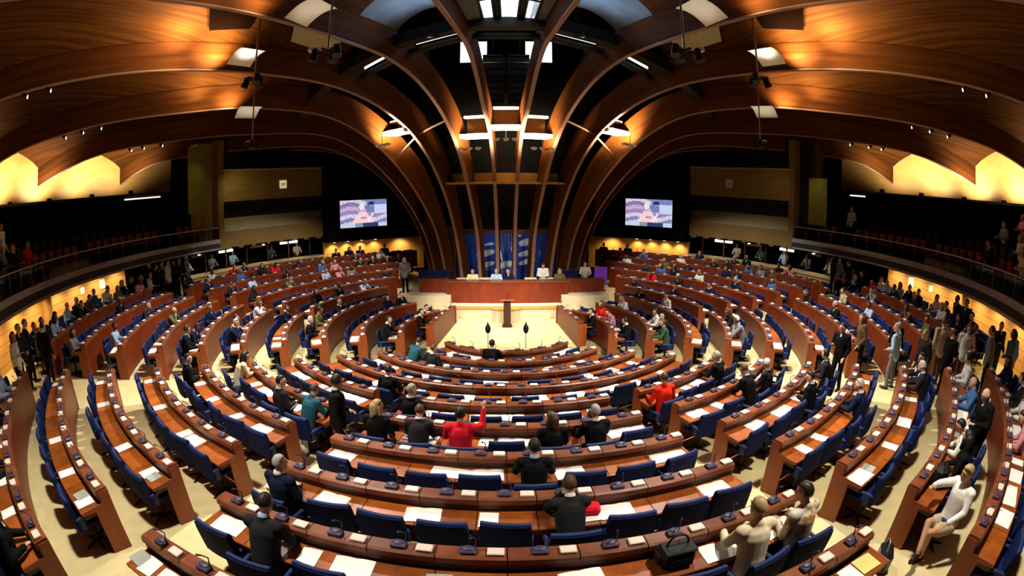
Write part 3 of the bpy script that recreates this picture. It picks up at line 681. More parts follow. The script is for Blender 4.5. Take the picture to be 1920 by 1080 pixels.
    for n_, az in enumerate((139, 142.3, 145.6, 148.9)):
        x, y = P(RG - .42, s * az); t = tag(MB().lathe([(.07, -.03), (.08, 0)], 12).build('downlight', M['lampglow'], loc=(x, y, 3.25)), f'small recessed downlight above the {side} honey wall, {ORD[n_]} from the outer end', 'downlight', 'recessed downlights')
        lamp('downlight_beam', 'SPOT', (x, y, 3.18), 95, (1, .72, .34), to=(*P(RG - .05, s * az), 1.9), size=.06, ang=120, blend=.9)
    lamp('downlight_beam', 'SPOT', (*P(RG - .6, s * 155), 3.1), 130, (1, .72, .34), to=(*P(RG - .05, s * 155), 2.0), size=.1, ang=140, blend=1)
b = MB(); b.sweep([(17.6, .3), (17.8, .3), (17.8, 14), (17.6, 14)], 136, 224, 20); struct('wall_front', b, M['void'], 'black wall far behind the platform', 'wall')
b = MB(); b.sweep([(22.9, 1.5), (23.1, 1.5), (23.1, 10), (22.9, 10)], -42, 42, 20); struct('wall_back', b, M['darkbrown'], 'dark brown wall behind the camera', 'wall')
b = MB(); b.sweep([(17.0, 3.6), (23, 3.6), (23, 4.0), (17.0, 4.0)], -40, 40, 20); struct('floor_gallery', b, M['darkslab'], 'dark slab of the rear gallery behind the camera', 'gallery floor')

# ------------------------------------------------------------------ screens
def screen_colors(nx, ny):
    rnd = random.Random(3); img = np.zeros((ny, nx, 3))
    for j in range(ny):
        for i in range(nx):
            u, v = i / nx, j / ny                      # v from the top
            band = [(.80, .78, .88), (.45, .36, .55), (.72, .58, .80), (.55, .42, .62), (.82, .76, .92), (.40, .42, .62)][int((v * 7 + .6 * math.sin(u * 7)) % 6)]
            c = np.array(band) * (.85 + .3 * rnd.random())
            if u > .55 and v < .45: c = np.array((.35, .38, .60)) * (.8 + .5 * rnd.random())
            if u > .72 and .15 < v < .5: c = np.array((.72, .80, .98))
            if (u - .66) ** 2 + (v - .12) ** 2 < .004: c = np.array((.08, .10, .22))
            if (u - .45) ** 2 / .0036 + (v - .24) ** 2 / .014 < 1: c = np.array((.90, .90, .88))
            if .42 < v < .82 and abs(u - .47) < .07 + (v - .42) * .42: c = np.array((.98, .78, .80))
            if .60 < v < .70 and abs(u - .49) < .07: c = np.array((.66, .48, .46))
            if .50 < v < .80 and abs(u - (.60 + (.75 - v) * .35)) < .02: c = np.array((.98, .94, .98))
            if v > .84: c = np.array((.12, .15, .32)) if (.30 < u < .80) else np.array((.72, .78, .90))
            if v > .84 and .30 < u < .46: c = np.array((.42, .50, .58))
            img[j, i] = c
    return img
ms = bpy.data.materials.new('screen_picture'); t = nt(ms); b_ = t.nodes['Principled BSDF']
at = t.nodes.new('ShaderNodeAttribute'); at.attribute_name = 'picture'
b_.inputs['Base Color'].default_value = (.01, .01, .01, 1); t.links.new(at.outputs['Color'], b_.inputs['Emission Color']); b_.inputs['Emission Strength'].default_value = .95
IMG = screen_colors(48, 27)
for s, side in ((-1, 'left'), (1, 'right')):
    a = s * 145.6; x, y = P(15.05, a)
    t = thing('video_screen', f'bright wall screen showing a seated speaker in pink, {side} of the rib trunk', 'screen', (x, y, 4.88), 'wall screens', rz=R_(a)); t['org'] = (0, 0, 0)
    W2, H2 = 2.98, 1.62; b = MB()
    for j in range(27):
        for i in range(48):
            x0, x1 = W2 / 2 - W2 * i / 48, W2 / 2 - W2 * (i + 1) / 48; z0, z1 = H2 / 2 - H2 * j / 27, H2 / 2 - H2 * (j + 1) / 27
            b.add([(x0, .04, z0), (x1, .04, z0), (x1, .04, z1), (x0, .04, z1)], [(0, 1, 2, 3)])
    o = b.build('picture', ms, t)
    ca = o.data.attributes.new('picture', 'FLOAT_COLOR', 'FACE')
    ca.data.foreach_set('color', np.concatenate([IMG.reshape(-1, 3) ** 1.6, np.ones((48 * 27, 1))], 1).astype(np.float32).ravel())
    b = MB(); b.box((0, 0, 0), (W2 + .16, .06, H2 + .16), ch=.02); b.build('screen_frame', M['black'], t)
    b = MB(); b.tube([(0, -.03, 0), (0, -.25, 0)], .06, 8); b.build('wall_bracket', M['black'], t)

# ------------------------------------------------------------------ platform, rostrum, lectern, emblem
FZ = floorz(0)
b = MB()
pf = [(-2.25, 4.72), (-.62, 4.72), (-.40, 4.45), (.40, 4.45), (.62, 4.72), (2.25, 4.72), (2.7, 6.2), (2.7, 9.6), (-2.7, 9.6), (-2.7, 6.2)]
b.prism(pf, .2, .90)
struct('floor_platform', b, M['stage'], 'cream platform with stepped front edge under the long red rostrum', 'platform')
b = MB(); pl = [(-2.32, 4.62), (-.66, 4.62), (-.44, 4.36), (.44, 4.36), (.66, 4.62), (2.32, 4.62), (2.32, 5.0), (-2.32, 5.0)]
b.prism(pl, .90, .955)
struct('trim_platform', b, M['peachp'], 'honey-coloured lip along the top of the cream platform', 'trim')
for s, side in ((-1, 'left'), (1, 'right')):
    b = MB(); w_ = [(s * 2.5, 5.5), (s * 3.3, 5.35), (s * 4.75, 5.9), (s * 5.0, 9.6), (s * 2.5, 9.6)]
    b.prism(w_ if s > 0 else w_[::-1], .2, 1.28)
    struct('floor_platform', b, M['stage'], f'raised cream wing of the platform on the {side}', 'platform')
CYR = 26.0                      # the rostrum front bulges gently towards the hall
def rost(x0, x1, yc, z0, z1, nm, cat, label):
    t = thing(nm, label, cat, ((x0 + x1) / 2, yc, z0))
    A0, A1 = math.degrees(math.asin(x0 / CYR)), math.degrees(math.asin(x1 / CYR)); cy = yc + CYR
    n = 14
    b = MB(); b.sweep([(CYR - .04, z0), (CYR, z0), (CYR, z1 - .03), (CYR - .04, z1 - .03)], A0, A1, n, cy); b.build('front_panel', M['front'], t)
    b = MB(); b.sweep([(CYR - .62, z1 - .06), (CYR + .05, z1 - .03), (CYR + .05, z1 + .02), (CYR - .62, z1 + .01)], A0 - .05, A1 + .05, n, cy); b.build('worktop', M['rail'], t)
    for x in (x0 + .03, x1 - .03):
        yy = cy - math.sqrt(CYR ** 2 - x * x); b = MB(); b.box((x, yy + .33, (z0 + z1) / 2 - .03), (.06, .6, z1 - z0 - .08)); b.build('end_panel', M['endp'], t)
    return t
rost(-2.72, 2.82, 5.75, .90, 1.88, 'rostrum', 'rostrum', 'long curved red-brown rostrum on the cream platform')
rost(-4.1, -2.74, 6.12, 1.28, 1.90, 'side_desk', 'desk', 'lower red-brown side desk left of the long rostrum')
rost(2.84, 4.65, 6.12, 1.28, 1.90, 'side_desk', 'desk', 'lower red-brown side desk right of the long rostrum')
t = thing('lectern', 'narrow dark wooden lectern standing in front of the platform', 'lectern', (.04, 3.85, FZ))
b = MB(); b.box((.04, 4.0, FZ + .52), (.30, .34, 1.04), ch=.01); b.build('column', M['darkwood'], t)
b = MB(); b.box((.04, 3.98, FZ + 1.10), (.62, .50, .06), tilt=-.18, ch=.015); b.build('reading_top', M['rail'], t)
b = MB(); b.box((.04, 3.97, FZ + .02), (.40, .46, .04)); b.build('base', M['darkwood'], t)
b = MB(); b.tube([(.04, 4.15, FZ + 1.14), (.06, 4.08, FZ + 1.38), (.05, 3.98, FZ + 1.46)], .012, 6); b.build('microphone', M['black'], t)
# tall microphones on stands before the first bench
for x, nm in ((-.56, 'left'), (.60, 'right')):
    t = thing('microphone_stand', f'tall thin stand with large black microphone before the first bench, {nm} one', 'microphone', (x, -1.55, FZ), 'tall microphone stands')
    b = MB(); b.lathe([(.15, 0), (.15, .02), (.02, .05)], 14, (x, -1.55, FZ)); b.build('base', M['black'], t)
    b = MB(); b.tube([(x, -1.55, FZ), (x, -1.55, FZ + 1.25)], .013, 6); b.build('pole', M['chrome'], t)
    b = MB(); b.ell((x, -1.55, FZ + 1.42), (.085, .085, .15), 12, 10); b.tube([(x, -1.55, FZ + 1.5), (x, -1.55, FZ + 1.64)], [.05, .012], 8); b.build('microphone_head', M['black'], t)
# emblem cloth behind the ribs
t = thing('emblem_cloth', 'blue wall cloth with white brush-like emblem seen between the rib feet', 'wall hanging', (0, 8.6, 1.3))
RC = 9.0; cyc = 8.6 - RC      # concave towards the hall
def ec(x, z, d=0.0): a = math.asin(x / RC); return ((RC - d) * math.sin(a), cyc + (RC - d) * math.cos(a), z)
b = MB(); b.grid([[ec(-2.45 + 4.95 * i / 24, z) for z in (1.2, 2.2, 3.0, 3.92)] for i in range(25)], 0, True)
b.grid([[ec(-2.45 + 4.95 * i / 24, z, -.03) for z in (1.2, 2.2, 3.0, 3.92)] for i in range(25)], 0, True); b.build('cloth', M['bluecloth'], t)
def stroke(pts, wd, name, m, n=10, d=.02):
    p = np.array(pts, float); k = len(p); tt = np.linspace(0, k - 1, n); c = np.stack([np.interp(tt, range(k), p[:, 0]), np.interp(tt, range(k), p[:, 1])], 1)
    tg = np.gradient(c, axis=0); tg /= np.linalg.norm(tg, axis=1)[:, None]; nr = np.stack([-tg[:, 1], tg[:, 0]], 1)
    ws = wd * np.sin(np.linspace(.35, PI - .25, n)) ** .6
    b = MB(); rows = []
    for i in range(n):
        a, q = c[i] + nr[i] * ws[i], c[i] - nr[i] * ws[i]; rows.append([ec(a[0], a[1], d), ec(c[i][0], c[i][1], d + .012), ec(q[0], q[1], d)])
    b.grid(rows, 0, True); b.build(name, m, t)
EX = lambda px: (px - 952) / 36.5
EZ = lambda py: 3.92 - (py - 437) / 37.0 * 1.0
def pxs(l): return [(EX(a), EZ(c)) for a, c in l]
stroke(pxs([(898, 480), (912, 477), (930, 473)]), .17, 'white_stroke', M['bluewhite'])
stroke(pxs([(900, 503), (915, 498), (930, 494)]), .14, 'white_stroke', M['bluewhite'])
stroke(pxs([(912, 461), (922, 459), (930, 459)]), .07, 'white_stroke', M['bluewhite'])
stroke(pxs([(905, 509), (915, 507), (928, 505)]), .08, 'white_stroke', M['blueline'])
stroke(pxs([(976, 460), (988, 456), (1004, 452)]), .17, 'white_stroke', M['bluewhite'])
stroke(pxs([(975, 480), (988, 477), (1006, 471)]), .14, 'white_stroke', M['bluewhite'])
stroke(pxs([(976, 497), (990, 492), (1005, 488)]), .12, 'white_stroke', M['bluewhite'])
stroke(pxs([(974, 444), (980, 444)]), .05, 'white_stroke', M['bluewhite'])
stroke(pxs([(1011, 470), (1015, 475), (1013, 482)]), .07, 'white_stroke', M['blueline'])
stroke(pxs([(936, 503), (950, 498), (970, 495)]), .17, 'white_stroke', M['bluewhite'])
stroke(pxs([(935, 466), (941, 474), (945, 492)]), .06, 'white_stroke', M['bluewhite'])
stroke(pxs([(968, 455), (963, 468), (968, 485)]), .07, 'white_stroke', M['bluewhite'])
for k, x in enumerate((938, 944, 950, 956, 962)):
    stroke(pxs([(x, 440), (x + 1, 455), (950 + (x - 950) * .35, 474 + k % 2 * 3)]), .028, 'fine_stroke', M['blueline'])
for k in range(5):
    stroke(pxs([(941 + 5 * k, 500), (940 + 5 * k, 515)]), .05, 'fine_stroke', M['blueline'])
# dark red panels closing the trunk behind and beside the cloth
for s, side in ((-1, 'left'), (1, 'right')):
    b = MB(); b.sweep([(3.2, .6), (3.3, .6), (3.3, 3.95), (3.2, 3.95)], s * 50, s * 92, 8, YA)
    struct('wall_trunk_' + side, b, M['redtrunk'], f'dark red boarded side of the rib trunk, {side}', 'wall')
b = MB(); b.sweep([(3.0, 3.95), (3.1, 3.95), (3.1, 4.15), (3.0, 4.15)], -92, 92, 24, YA)
struct('trim_trunk', b, M['redtrunk'], 'dark red rail around the rib trunk above the emblem', 'trim')
t = thing('display_stand', 'purple glowing display at the right end of the side desk', 'display', (4.50, 6.75, 1.28))
b = MB(); b.box((4.50, 6.75, 2.0), (.62, .05, .85), rz=-.12, ch=.01); b.build('screen', M['purple'], t)
b = MB(); b.box((4.50, 6.78, 1.45), (.08, .08, .5)); b.box((4.50, 6.78, 1.30), (.5, .35, .04)); b.build('stand', M['black'], t)

# ------------------------------------------------------------------ bench desks
def rise(prof, zb): return [(r, z + zb) for r, z in prof]
PITCH = 0.715
console_me = None
def console_mesh():
    b = MB(); b.box((0, 0, .022), (.165, .11, .044), ch=.012); b.ell((0, .01, .044), (.07, .045, .018), 12, 6)
    b.tube([(.07, .03, .05), (.075, .05, .14), (.06, 0, .20), (.03, -.05, .23)], [.010, .007, .007, .013], 6)
    return b.mesh('microphone_console', M['console'])
def plate_mesh():
    b = MB(); b.box((0, 0, .018), (.17, .11, .036), ch=.008); b.box((0, -.075, -.05), (.15, .012, .045)); return b.mesh('number_plate', M['plate'])
CONS, PLAT = console_mesh(), plate_mesh()
SEATS = {}      # (block, k) -> azimuths
def desk(block, k, a0, a1):
    r = rk(k); zb = floorz(r); L = abs(R_(a1 - a0)) * r; n = max(2, round(L / PITCH)); am = (a0 + a1) / 2
    lo, hi = min(a0, a1), max(a0, a1)
    org = (*P(r, am), zb)
    t = thing('bench_desk', f'curved red-brown bench desk, {ORD[k]} row out from the well, {block} block', 'desk', org, 'curved bench desks')
    N = max(4, n)
    b = MB(); b.sweep(rise([(r - .13, .02), (r - .09, .02), (r - .09, .90), (r - .13, .90)], zb), lo, hi, N * 2); b.build('front_panel', M['front'], t)
    b = MB()
    for j in range(n):      # rail in one length per seat, with thin joints
        q0, q1 = lo + (hi - lo) * j / n, lo + (hi - lo) * (j + 1) / n; g = math.degrees(.006 / r)
        b.sweep(rise([(r - .14, .88), (r + .06, .86), (r + .075, .885), (r + .07, .945), (r + .04, .965), (r - .11, .965), (r - .14, .94)], zb), q0 + g, q1 - g, 2)
    b.build('console_rail', M['rail'], t)
    b = MB()
    for j in range(n):
        q0, q1 = lo + (hi - lo) * j / n, lo + (hi - lo) * (j + 1) / n; g = math.degrees(.006 / r)
        b.sweep(rise([(r + .02, .735), (r + .40, .725), (r + .412, .735), (r + .412, .75), (r + .40, .76), (r + .02, .77)], zb), q0 + g, q1 - g, 2)
    b.build('desktop', M['top'], t)
    b = MB(); b.sweep(rise([(r + .03, .735), (r + .05, .735), (r + .05, .88), (r + .03, .88)], zb), lo, hi, N); b.sweep(rise([(r - .09, .66), (r + .38, .65), (r + .38, .72), (r - .09, .73)], zb), lo, hi, N)
    b.build('pigeonhole', M['darkwood'], t)
    for q in (lo, hi):
        g = math.degrees(.03 / r) * (1 if q == lo else -1)
        b = MB(); b.sweep(rise([(r - .14, .0), (r + .17, .0), (r + .17, .70), (r + .41, .72), (r + .41, .765), (r + .03, .775), (r + .03, .93), (r - .14, .93)], zb), q - g * .2, q + g, 1); b.build('end_panel', M['endp'], t)
    az = [lo + (hi - lo) * (j + .5) / n for j in range(n)]
    SEATS[(block, k)] = az
    for a in az:
        for me, da, dr in ((CONS, -.03, -.03), (PLAT, .24, -.02)):
            o = bpy.data.objects.new(me.name, me); COL.objects.link(o); o.parent = t
            x, y = P(r + dr, a + math.degrees(da / r)); o.location = (x - org[0], y - org[1], .965); o.rotation_euler = (0, 0, R_(a))
    return t
def aisle2(k): return 47.5 + max(9.5, math.degrees(1.75 / rk(k)))
def far_end(k): return 180 - math.degrees(math.asin(min(.99, 5.3 / rk(k)))) if k >= 4 else (130 if k >= 2 else 133)
for k in range(0, 10):
    if k == 0: desk('centre', 0, -54, 54)
    elif k <= 3: desk('centre', k, -47.5, 47.5)
    else: desk('centre', k, -16.3, 16.3)
for s, side in ((-1, 'left'), (1, 'right')):
    for k in range(4, 11): desk(f'near-{side}', k, s * (21.8 if k < 10 else 19), s * 47.3)
    for k in range(1, 4): desk(f'{side} side', k, s * min(aisle2(k), 76), s * far_end(k))
    for k in range(4, 11):
        desk(f'{side} side', k, s * aisle2(k), s * (90 - 12 / rk(k)))
        if k < 10: desk(f'{side} back', k, s * (94.5 + 10 / rk(k)), s * far_end(k))
    # straight bench nearest the well, beside the platform
    t = thing('side_bench', f'straight pinkish-brown bench desk facing the well, {side} of the platform', 'desk', (s * 2.5, 2.2, FZ), 'curved bench desks')
    A, B_ = Vector((s * 2.62, .95, FZ)), Vector((s * 2.12, 3.75, FZ)); d = (B_ - A).normalized(); an = math.atan2(d.y, d.x); nv = Vector((s, 0, 0)); mid = (A + B_) / 2; L = (B_ - A).length
    b = MB(); b.box((mid.x, mid.y, FZ + .46), (L, .05, .90), rz=an); b.build('front_panel', M['front'], t)
    b = MB(); b.box((mid.x + s * .08, mid.y, FZ + .93), (L, .22, .07), rz=an, ch=.015); b.build('console_rail', M['rail'], t)
    b = MB(); b.box((mid.x + s * .32, mid.y, FZ + .75), (L, .38, .035), rz=an, ch=.008); b.build('desktop', M['top'], t)
    for q in (A, B_):
        b = MB(); b.box((q.x + s * .12, q.y, FZ + .44), (.05, .34, .88), rz=an); b.build('end_panel', M['endp'], t)
    for j in range(4):
        q = A.lerp(B_, (j + .5) / 4)
        for me, o_ in ((CONS, 0), (PLAT, .22)):
            o = bpy.data.objects.new(me.name, me); COL.objects.link(o); o.parent = t
            o.location = (q.x + s * .08 + d.x * o_ - s * 2.5, q.y + d.y * o_ - 2.2, .965); o.rotation_euler = (0, 0, s * R_(95))

# ------------------------------------------------------------------ chairs
def chair_proto(m_seat, m_edge, loc):
    t = thing('swivel_chair', 'x', 'chair', loc); t['org'] = (0, 0, 0)
    b = MB(); b.box((0, .02, .46), (.50, .48, .10), ch=.035); b.build('seat', m_seat, t)
    b = MB(); P_ = []
    for j in range(5):
        z = .44 + .45 * j / 4; wd = .30 - (.02 if j == 4 else 0)
        P_.append([(x * wd, -.18 - .05 * j / 4 + .025 * x * x, z) for x in (-1, -.6, -.2, .2, .6, 1)])
    b.grid(P_, 0, True); b.grid([[(x, y - .085, z) for x, y, z in r_] for r_ in P_], 0, True)
    for r_ in (P_[0], P_[-1]): b.grid([r_, [(x, y - .085, z) for x, y, z in r_]], 0, True)
    for c in (0, -1): b.grid([[r_[c] for r_ in P_], [(r_[c][0], r_[c][1] - .085, r_[c][2]) for r_ in P_]], 0, True)
    b.build('backrest', m_seat, t)
    b = MB(); b.tube([(x, y - .04, z + .005) for x, y, z in P_[-1]], .028, 6); b.build('top_piping', m_edge, t)
    for s in (-1, 1):
        b = MB(); b.box((s * .29, -.06, .615), (.055, .34, .045), ch=.015); b.box((s * .29, -.14, .53), (.045, .10, .18), ch=.012); b.build('armrest', m_edge, t)
    b = MB(); b.tube([(0, 0, .42), (0, 0, .07)], .035, 8)
    for q in range(5):
        a = 2 * PI * q / 5; b.tube([(0, 0, .08), (.26 * math.cos(a), .26 * math.sin(a), .035)], [.028, .018], 6)
    b.build('pedestal', M['black'], t); return t
def seat_pos(k, az, dr=.26): r = rk(k) + dr; return (*P(r, az), floorz(rk(k) + .3))
def ord_in(block, k, az):
    l = SEATS[(block, k)]; i = min(range(len(l)), key=lambda q: abs(l[q] - az))
    if block == 'centre': return i, f'{ORD[i]} from left'
    i2 = i if block.split('-')[0].split(' ')[0] == 'right' or 'right' in block else len(l) - 1 - i
    return i, f'{ORD[i2]} from near end'
TAKEN = {}
def seat_phrase(block, k, az): return f'{ord_in(block, k, az)[1]}, {ORD[k]} row out, {block} block'
# ---- who sits where (block, row, azimuth, pose, hair, top, legs, skin)
PLAN = [('centre', 8, 10.5, 'sit_rest', ('short', 'blond'), 'cream', 'beige', 0), ('centre', 8, 14.4, 'sit_turn_left', ('short', 'dark'), 'patterned', 'black', 1),
        ('centre', 7, 3.4, 'sit_chin', ('short', 'brown'), 'charcoal', 'black', 0), ('centre', 6, 1.8, 'sit_rest', ('short', 'dark'), 'black', 'black', 0),
        ('centre', 7, -14.6, 'sit_turn', ('short', 'grey'), 'navy', 'navy', 0), ('centre', 8, -10.6, 'sit_write', ('short', 'dark'), 'charcoal', 'black', 0),
        ('centre', 5, -12.9, 'sit_turn', ('long', 'blond'), 'black', 'black', 0), ('centre', 5, -4.4, 'sit_raise', ('short', 'dark'), 'red', 'black', 0),
        ('centre', 5, -8.9, 'sit_write', ('short', 'brown'), 'charcoal', 'navy', 0),
        ('centre', 5, 4.0, 'sit_turn_left', ('long', 'brown'), 'black', 'black', 0), ('centre', 5, 8.6, 'sit_rest', ('short', 'grey'), 'black', 'black', 0),
        ('centre', 4, -15.5, 'sit_turn', ('short', 'grey'), 'black', 'black', 0), ('centre', 3, -24, 'sit_turn_left', ('short', 'dark'), 'black', 'black', 0),
        ('near-right', 4, 22.5, 'sit_turn', ('short', 'brown'), 'scarlet', 'navy', 0), ('near-left', 5, -42.6, 'sit_write', ('long', 'dark'), 'cream', 'navy', 0),
        ('near-left', 6, -44.6, 'sit_turn', ('short', 'dark'), 'black', 'black', 0), ('near-left', 5, -22.5, 'sit_write', ('short', 'brown'), 'teal', 'navy', 0), ('near-left', 5, -27, 'sit_turn', ('short', 'dark'), 'charcoal', 'black', 0),
        ('centre', 0, -10, 'sit_rest', ('short', 'dark'), 'black', 'black', 0), ('centre', 1, -33, 'sit_turn', ('short', 'brown'), 'charcoal', 'black', 0), ('centre', 1, -42, 'sit_write', ('short', 'dark'), 'teal', 'black', 0),
        ('near-right', 9, 39.3, 'sit_rest', None, 'blue', 'navy', 0), ('near-right', 9, 22.6, 'sit_cross', ('short', 'blond'), 'white', 'beige', 1), ('near-right', 9, 29.5, 'sit_write', ('short', 'dark'), 'white', 'black', 1),
        ('near-right', 9, 26.3, 'sit_turn', ('long', 'dark'), 'black', 'black', 1), ('near-right', 9, 45.3, 'sit_turn', ('short', 'dark'), 'white', 'navy', 0),
        ('near-right', 8, 43.5, 'sit_rest', ('short', 'white'), 'charcoal', 'black', 0), ('near-right', 8, 46, 'sit_turn_left', ('short', 'dark'), 'navy', 'black', 1),
        ('near-right', 5, 36, 'sit_write', ('short', 'brown'), 'black', 'black', 0), ('near-right', 5, 39, 'sit_turn', ('short', 'white'), 'charcoal', 'black', 0), ('near-right', 4, 38, 'sit_rest', ('short', 'grey'), 'black', 'black', 0),
        ('near-right', 6, 38.5, 'sit_turn_left', ('short', 'dark'), 'black', 'black', 0), ('near-right', 7, 36, 'sit_rest', ('short', 'grey'), 'navy', 'black', 0), ('near-right', 6, 45.6, 'sit_turn', ('short', 'dark'), 'charcoal', 'black', 0),
        ('near-right', 10, 36, 'sit_turn_left', ('long', 'brown'), 'white', 'black', 0), ('near-right', 10, 31, 'sit_write', ('short', 'dark'), 'pink', 'black', 0), ('near-right', 10, 41, 'sit_turn', ('short', 'dark'), 'charcoal', 'black', 0), ('near-right', 10, 45, 'sit_rest', ('long', 'dark'), 'navy', 'black', 1),
        ('near-left', 10, -42, 'sit_turn', ('short', 'grey'), 'pale blue', 'navy', 0), ('near-left', 10, -37, 'sit_write', ('short', 'dark'), 'black', 'black', 0), ('near-left', 10, -20.5, 'sit_turn', ('short', 'brown'), 'black', 'black', 0), ('near-left', 10, -30, 'sit_rest', ('short', 'dark'), 'charcoal', 'black', 0),
        ('right side', 1, 85, 'sit_turn', ('short', 'dark'), 'black', 'black', 0), ('right side', 2, 76, 'sit_rest', ('short', 'brown'), 'green', 'black', 0), ('right side', 1, 100, 'sit_write', ('short', 'dark'), 'pink', 'navy', 0), ('right side', 1, 118, 'sit_turn', ('long', 'brown'), 'scarlet', 'black', 0),
        ('right side', 2, 84, 'sit_turn_left', ('short', 'grey'), 'black', 'black', 0), ('right side', 2, 92, 'sit_rest', ('short', 'dark'), 'white', 'black', 0), ('left side', 1, -80, 'sit_rest', ('short', 'dark'), 'black', 'black', 0), ('left side', 3, -76, 'sit_turn', ('short', 'white'), 'black', 'black', 0)]
rp_ = random.Random(21)
HRS = [('short', 'dark')] * 5 + [('short', 'brown')] * 3 + [('short', 'grey')] * 2 + [('long', 'dark'), ('long', 'brown'), ('long', 'blond'), ('short', 'white'), None]
TPS = ['black'] * 5 + ['charcoal'] * 4 + ['navy'] * 4 + ['grey', 'white', 'white', 'pale blue', 'blue', 'beige', 'red', 'brown', 'pink', 'olive']
POS = ['sit_rest', 'sit_rest', 'sit_write', 'sit_turn', 'sit_turn_left', 'sit_chin']
done_ = set()
for (bl_, k_), l_ in SEATS.items():
    pr = {'left side': .13, 'left back': .45, 'right side': .24, 'right back': .36}.get(bl_, 0)
    if bl_ == 'left side' and k_ in (5, 6, 4): pr = .30
    if bl_ == 'left side' and k_ == 10: pr = .8
    if bl_ == 'right side' and k_ in (8, 9, 10): pr = .55
    for a_ in l_:
        if rp_.random() < pr and not any(q[0] == bl_ and q[1] == k_ and abs(q[2] - a_) * rk(k_) < 40 for q in PLAN):
            PLAN.append((bl_, k_, a_, rp_.choice(POS), rp_.choice(HRS), rp_.choice(TPS), rp_.choice(['black', 'black', 'navy', 'charcoal']), rp_.choice([0, 0, 0, 1, 1, 2])))
for q in PLAN: TAKEN[(q[0], q[1], round(min(SEATS[(q[0], q[1])], key=lambda v: abs(v - q[2])), 2))] = q
allseats = []
for (block, k), l in SEATS.items():
    for a in l:
        x, y, z = seat_pos(k, a); allseats.append((math.dist((x, y, z), (0, CAMY, CAMZ)), block, k, a))
allseats.sort()
proto_chair = chair_proto(M['blue'], M['blueedge'], seat_pos(*allseats[0][2:]))
near = [s_ for s_ in allseats if not (s_[2] == 9 and s_[1] == 'centre')][:268]
far = [s_ for s_ in allseats if s_ not in near and not (s_[2] == 9 and s_[1] == 'centre')]
swing = random.Random(11); first = True
for d, block, k, a in near:
    rz = R_(a) + swing.choice((0, 0, 0, .06, -.08, .14, -.05)); loc = seat_pos(k, a, .50 if (block, k, round(a, 2)) in TAKEN else .27 + swing.choice((0, 0, 0, .02, .10)))
    lab = f'blue swivel chair, {seat_phrase(block, k, a)}'
    if first: proto_chair.location = loc; proto_chair.rotation_euler = (0, 0, rz); proto_chair['label'] = lab; proto_chair['group'] = 'blue swivel chairs at the benches'; first = False
    else: dup(proto_chair, loc, rz, lab, 'blue swivel chairs at the benches')
# the further chairs, past three hundred of them, in one object
src = [(np.array([v.co for v in c.data.vertices]), [tuple(p.vertices) for p in c.data.polygons], 0 if c.name.split('.')[0] in ('seat', 'backrest') else 1) for c in proto_chair.children if c.name.split('.')[0] != 'pedestal']
b = MB()
for d, block, k, a in far:
    loc = np.array(seat_pos(k, a)); t_ = R_(a); Rm = np.array([[math.cos(t_), -math.sin(t_), 0], [math.sin(t_), math.cos(t_), 0], [0, 0, 1]])
    for vs, fs, mi in src: b.add([tuple(p) for p in vs @ Rm.T + loc], fs, mi, True)
    b.tube([(loc[0], loc[1], loc[2]), (loc[0], loc[1], loc[2] + .42)], .04, 5, 1)
tag(b.build('swivel_chairs', [M['blue'], M['blueedge']]), 'blue swivel chairs at the far benches beside and behind the platform', 'chairs', 'blue swivel chairs at the benches', 'stuff')
# chairs along the side walls, behind the last bench
for s, side in ((-1, 'left'), (1, 'right')):
    for j in range(16):
        a = s * (60 + j * 2.55)
        if j < 16:
            dup(proto_chair, (*P(15.75, a), floorz(15.75)), R_(a) + swing.uniform(-.2, .2), f'blue swivel chair against the {side} honey wall, {ORD[j]} from the near end', 'blue swivel chairs along the walls')
# seats on the platform
for j, x in enumerate((-3.95, -3.62, -3.28, -2.95, 3.05, 3.4, 3.75, 4.1)):
    dup(proto_chair, (x, 7.0, 1.28), PI + swing.uniform(-.1, .1), f'dark blue chair behind the {"left" if x < 0 else "right"} side desk, {ORD[j % 4]} from the left', 'blue chairs on the platform wings')
for j, x in enumerate((-2.05, -1.0, 1.15, 2.2)):
    dup(proto_chair, (x, 6.48, 1.0), PI, f'cream low-backed chair behind the rostrum, {ORD[j]} from the left', 'cream chairs behind the rostrum', mats={'seat': M['cream'], 'backrest': M['cream'], 'top_piping': M['cream'], 'armrest': M['cream']})
# gallery seats: two rows that show over the rail
def gseat_proto():
    t = thing('gallery_seat', 'x', 'seat', (*P(16.5, -45), 4.2)); t['org'] = (0, 0, 0)
    b = MB(); b.box((0, .05, .42), (.46, .42, .08), ch=.03); b.build('seat', M['redseat'], t)
    b = MB(); b.box((0, -.20, .64), (.38, .07, .48), ch=.03, tilt=.1); b.build('backrest', M['redseat'], t)
    b = MB(); b.box((0, 0, .2), (.06, .30, .40)); b.build('pedestal', M['black'], t)
    return t
gs = gseat_proto(); used = False
for s, side in ((-1, 'left'), (1, 'right')):
    for row, (r_, zf) in enumerate(((16.62, 4.13), (17.5, 4.48))):
        cnt = 0
        for j in range(34):
            a = 44 + j * 1.95
            if 99.5 < a < 102.6 or 80 < a < 81.9 or a > 107.6: continue
            lab = f'brick-red gallery seat, {ORD[cnt % 35] if cnt < 35 else ORD[cnt - 35] + " past the gap"} in the {"front" if row == 0 else "second"} row, {side} gallery'; cnt += 1
            mm = None if row == 0 else {'seat': M['darkseat'], 'backrest': M['darkseat']}
            if row: lab = lab.replace('brick-red', 'dark')
            if not used and row == 0: gs.location = (*P(r_, s * a), zf); gs.rotation_euler = (0, 0, R_(s * a)); gs['label'] = lab; gs['group'] = 'gallery seats'; used = True
            else: dup(gs, (*P(r_, s * a), zf), R_(s * a), lab, 'gallery seats', mats=mm)

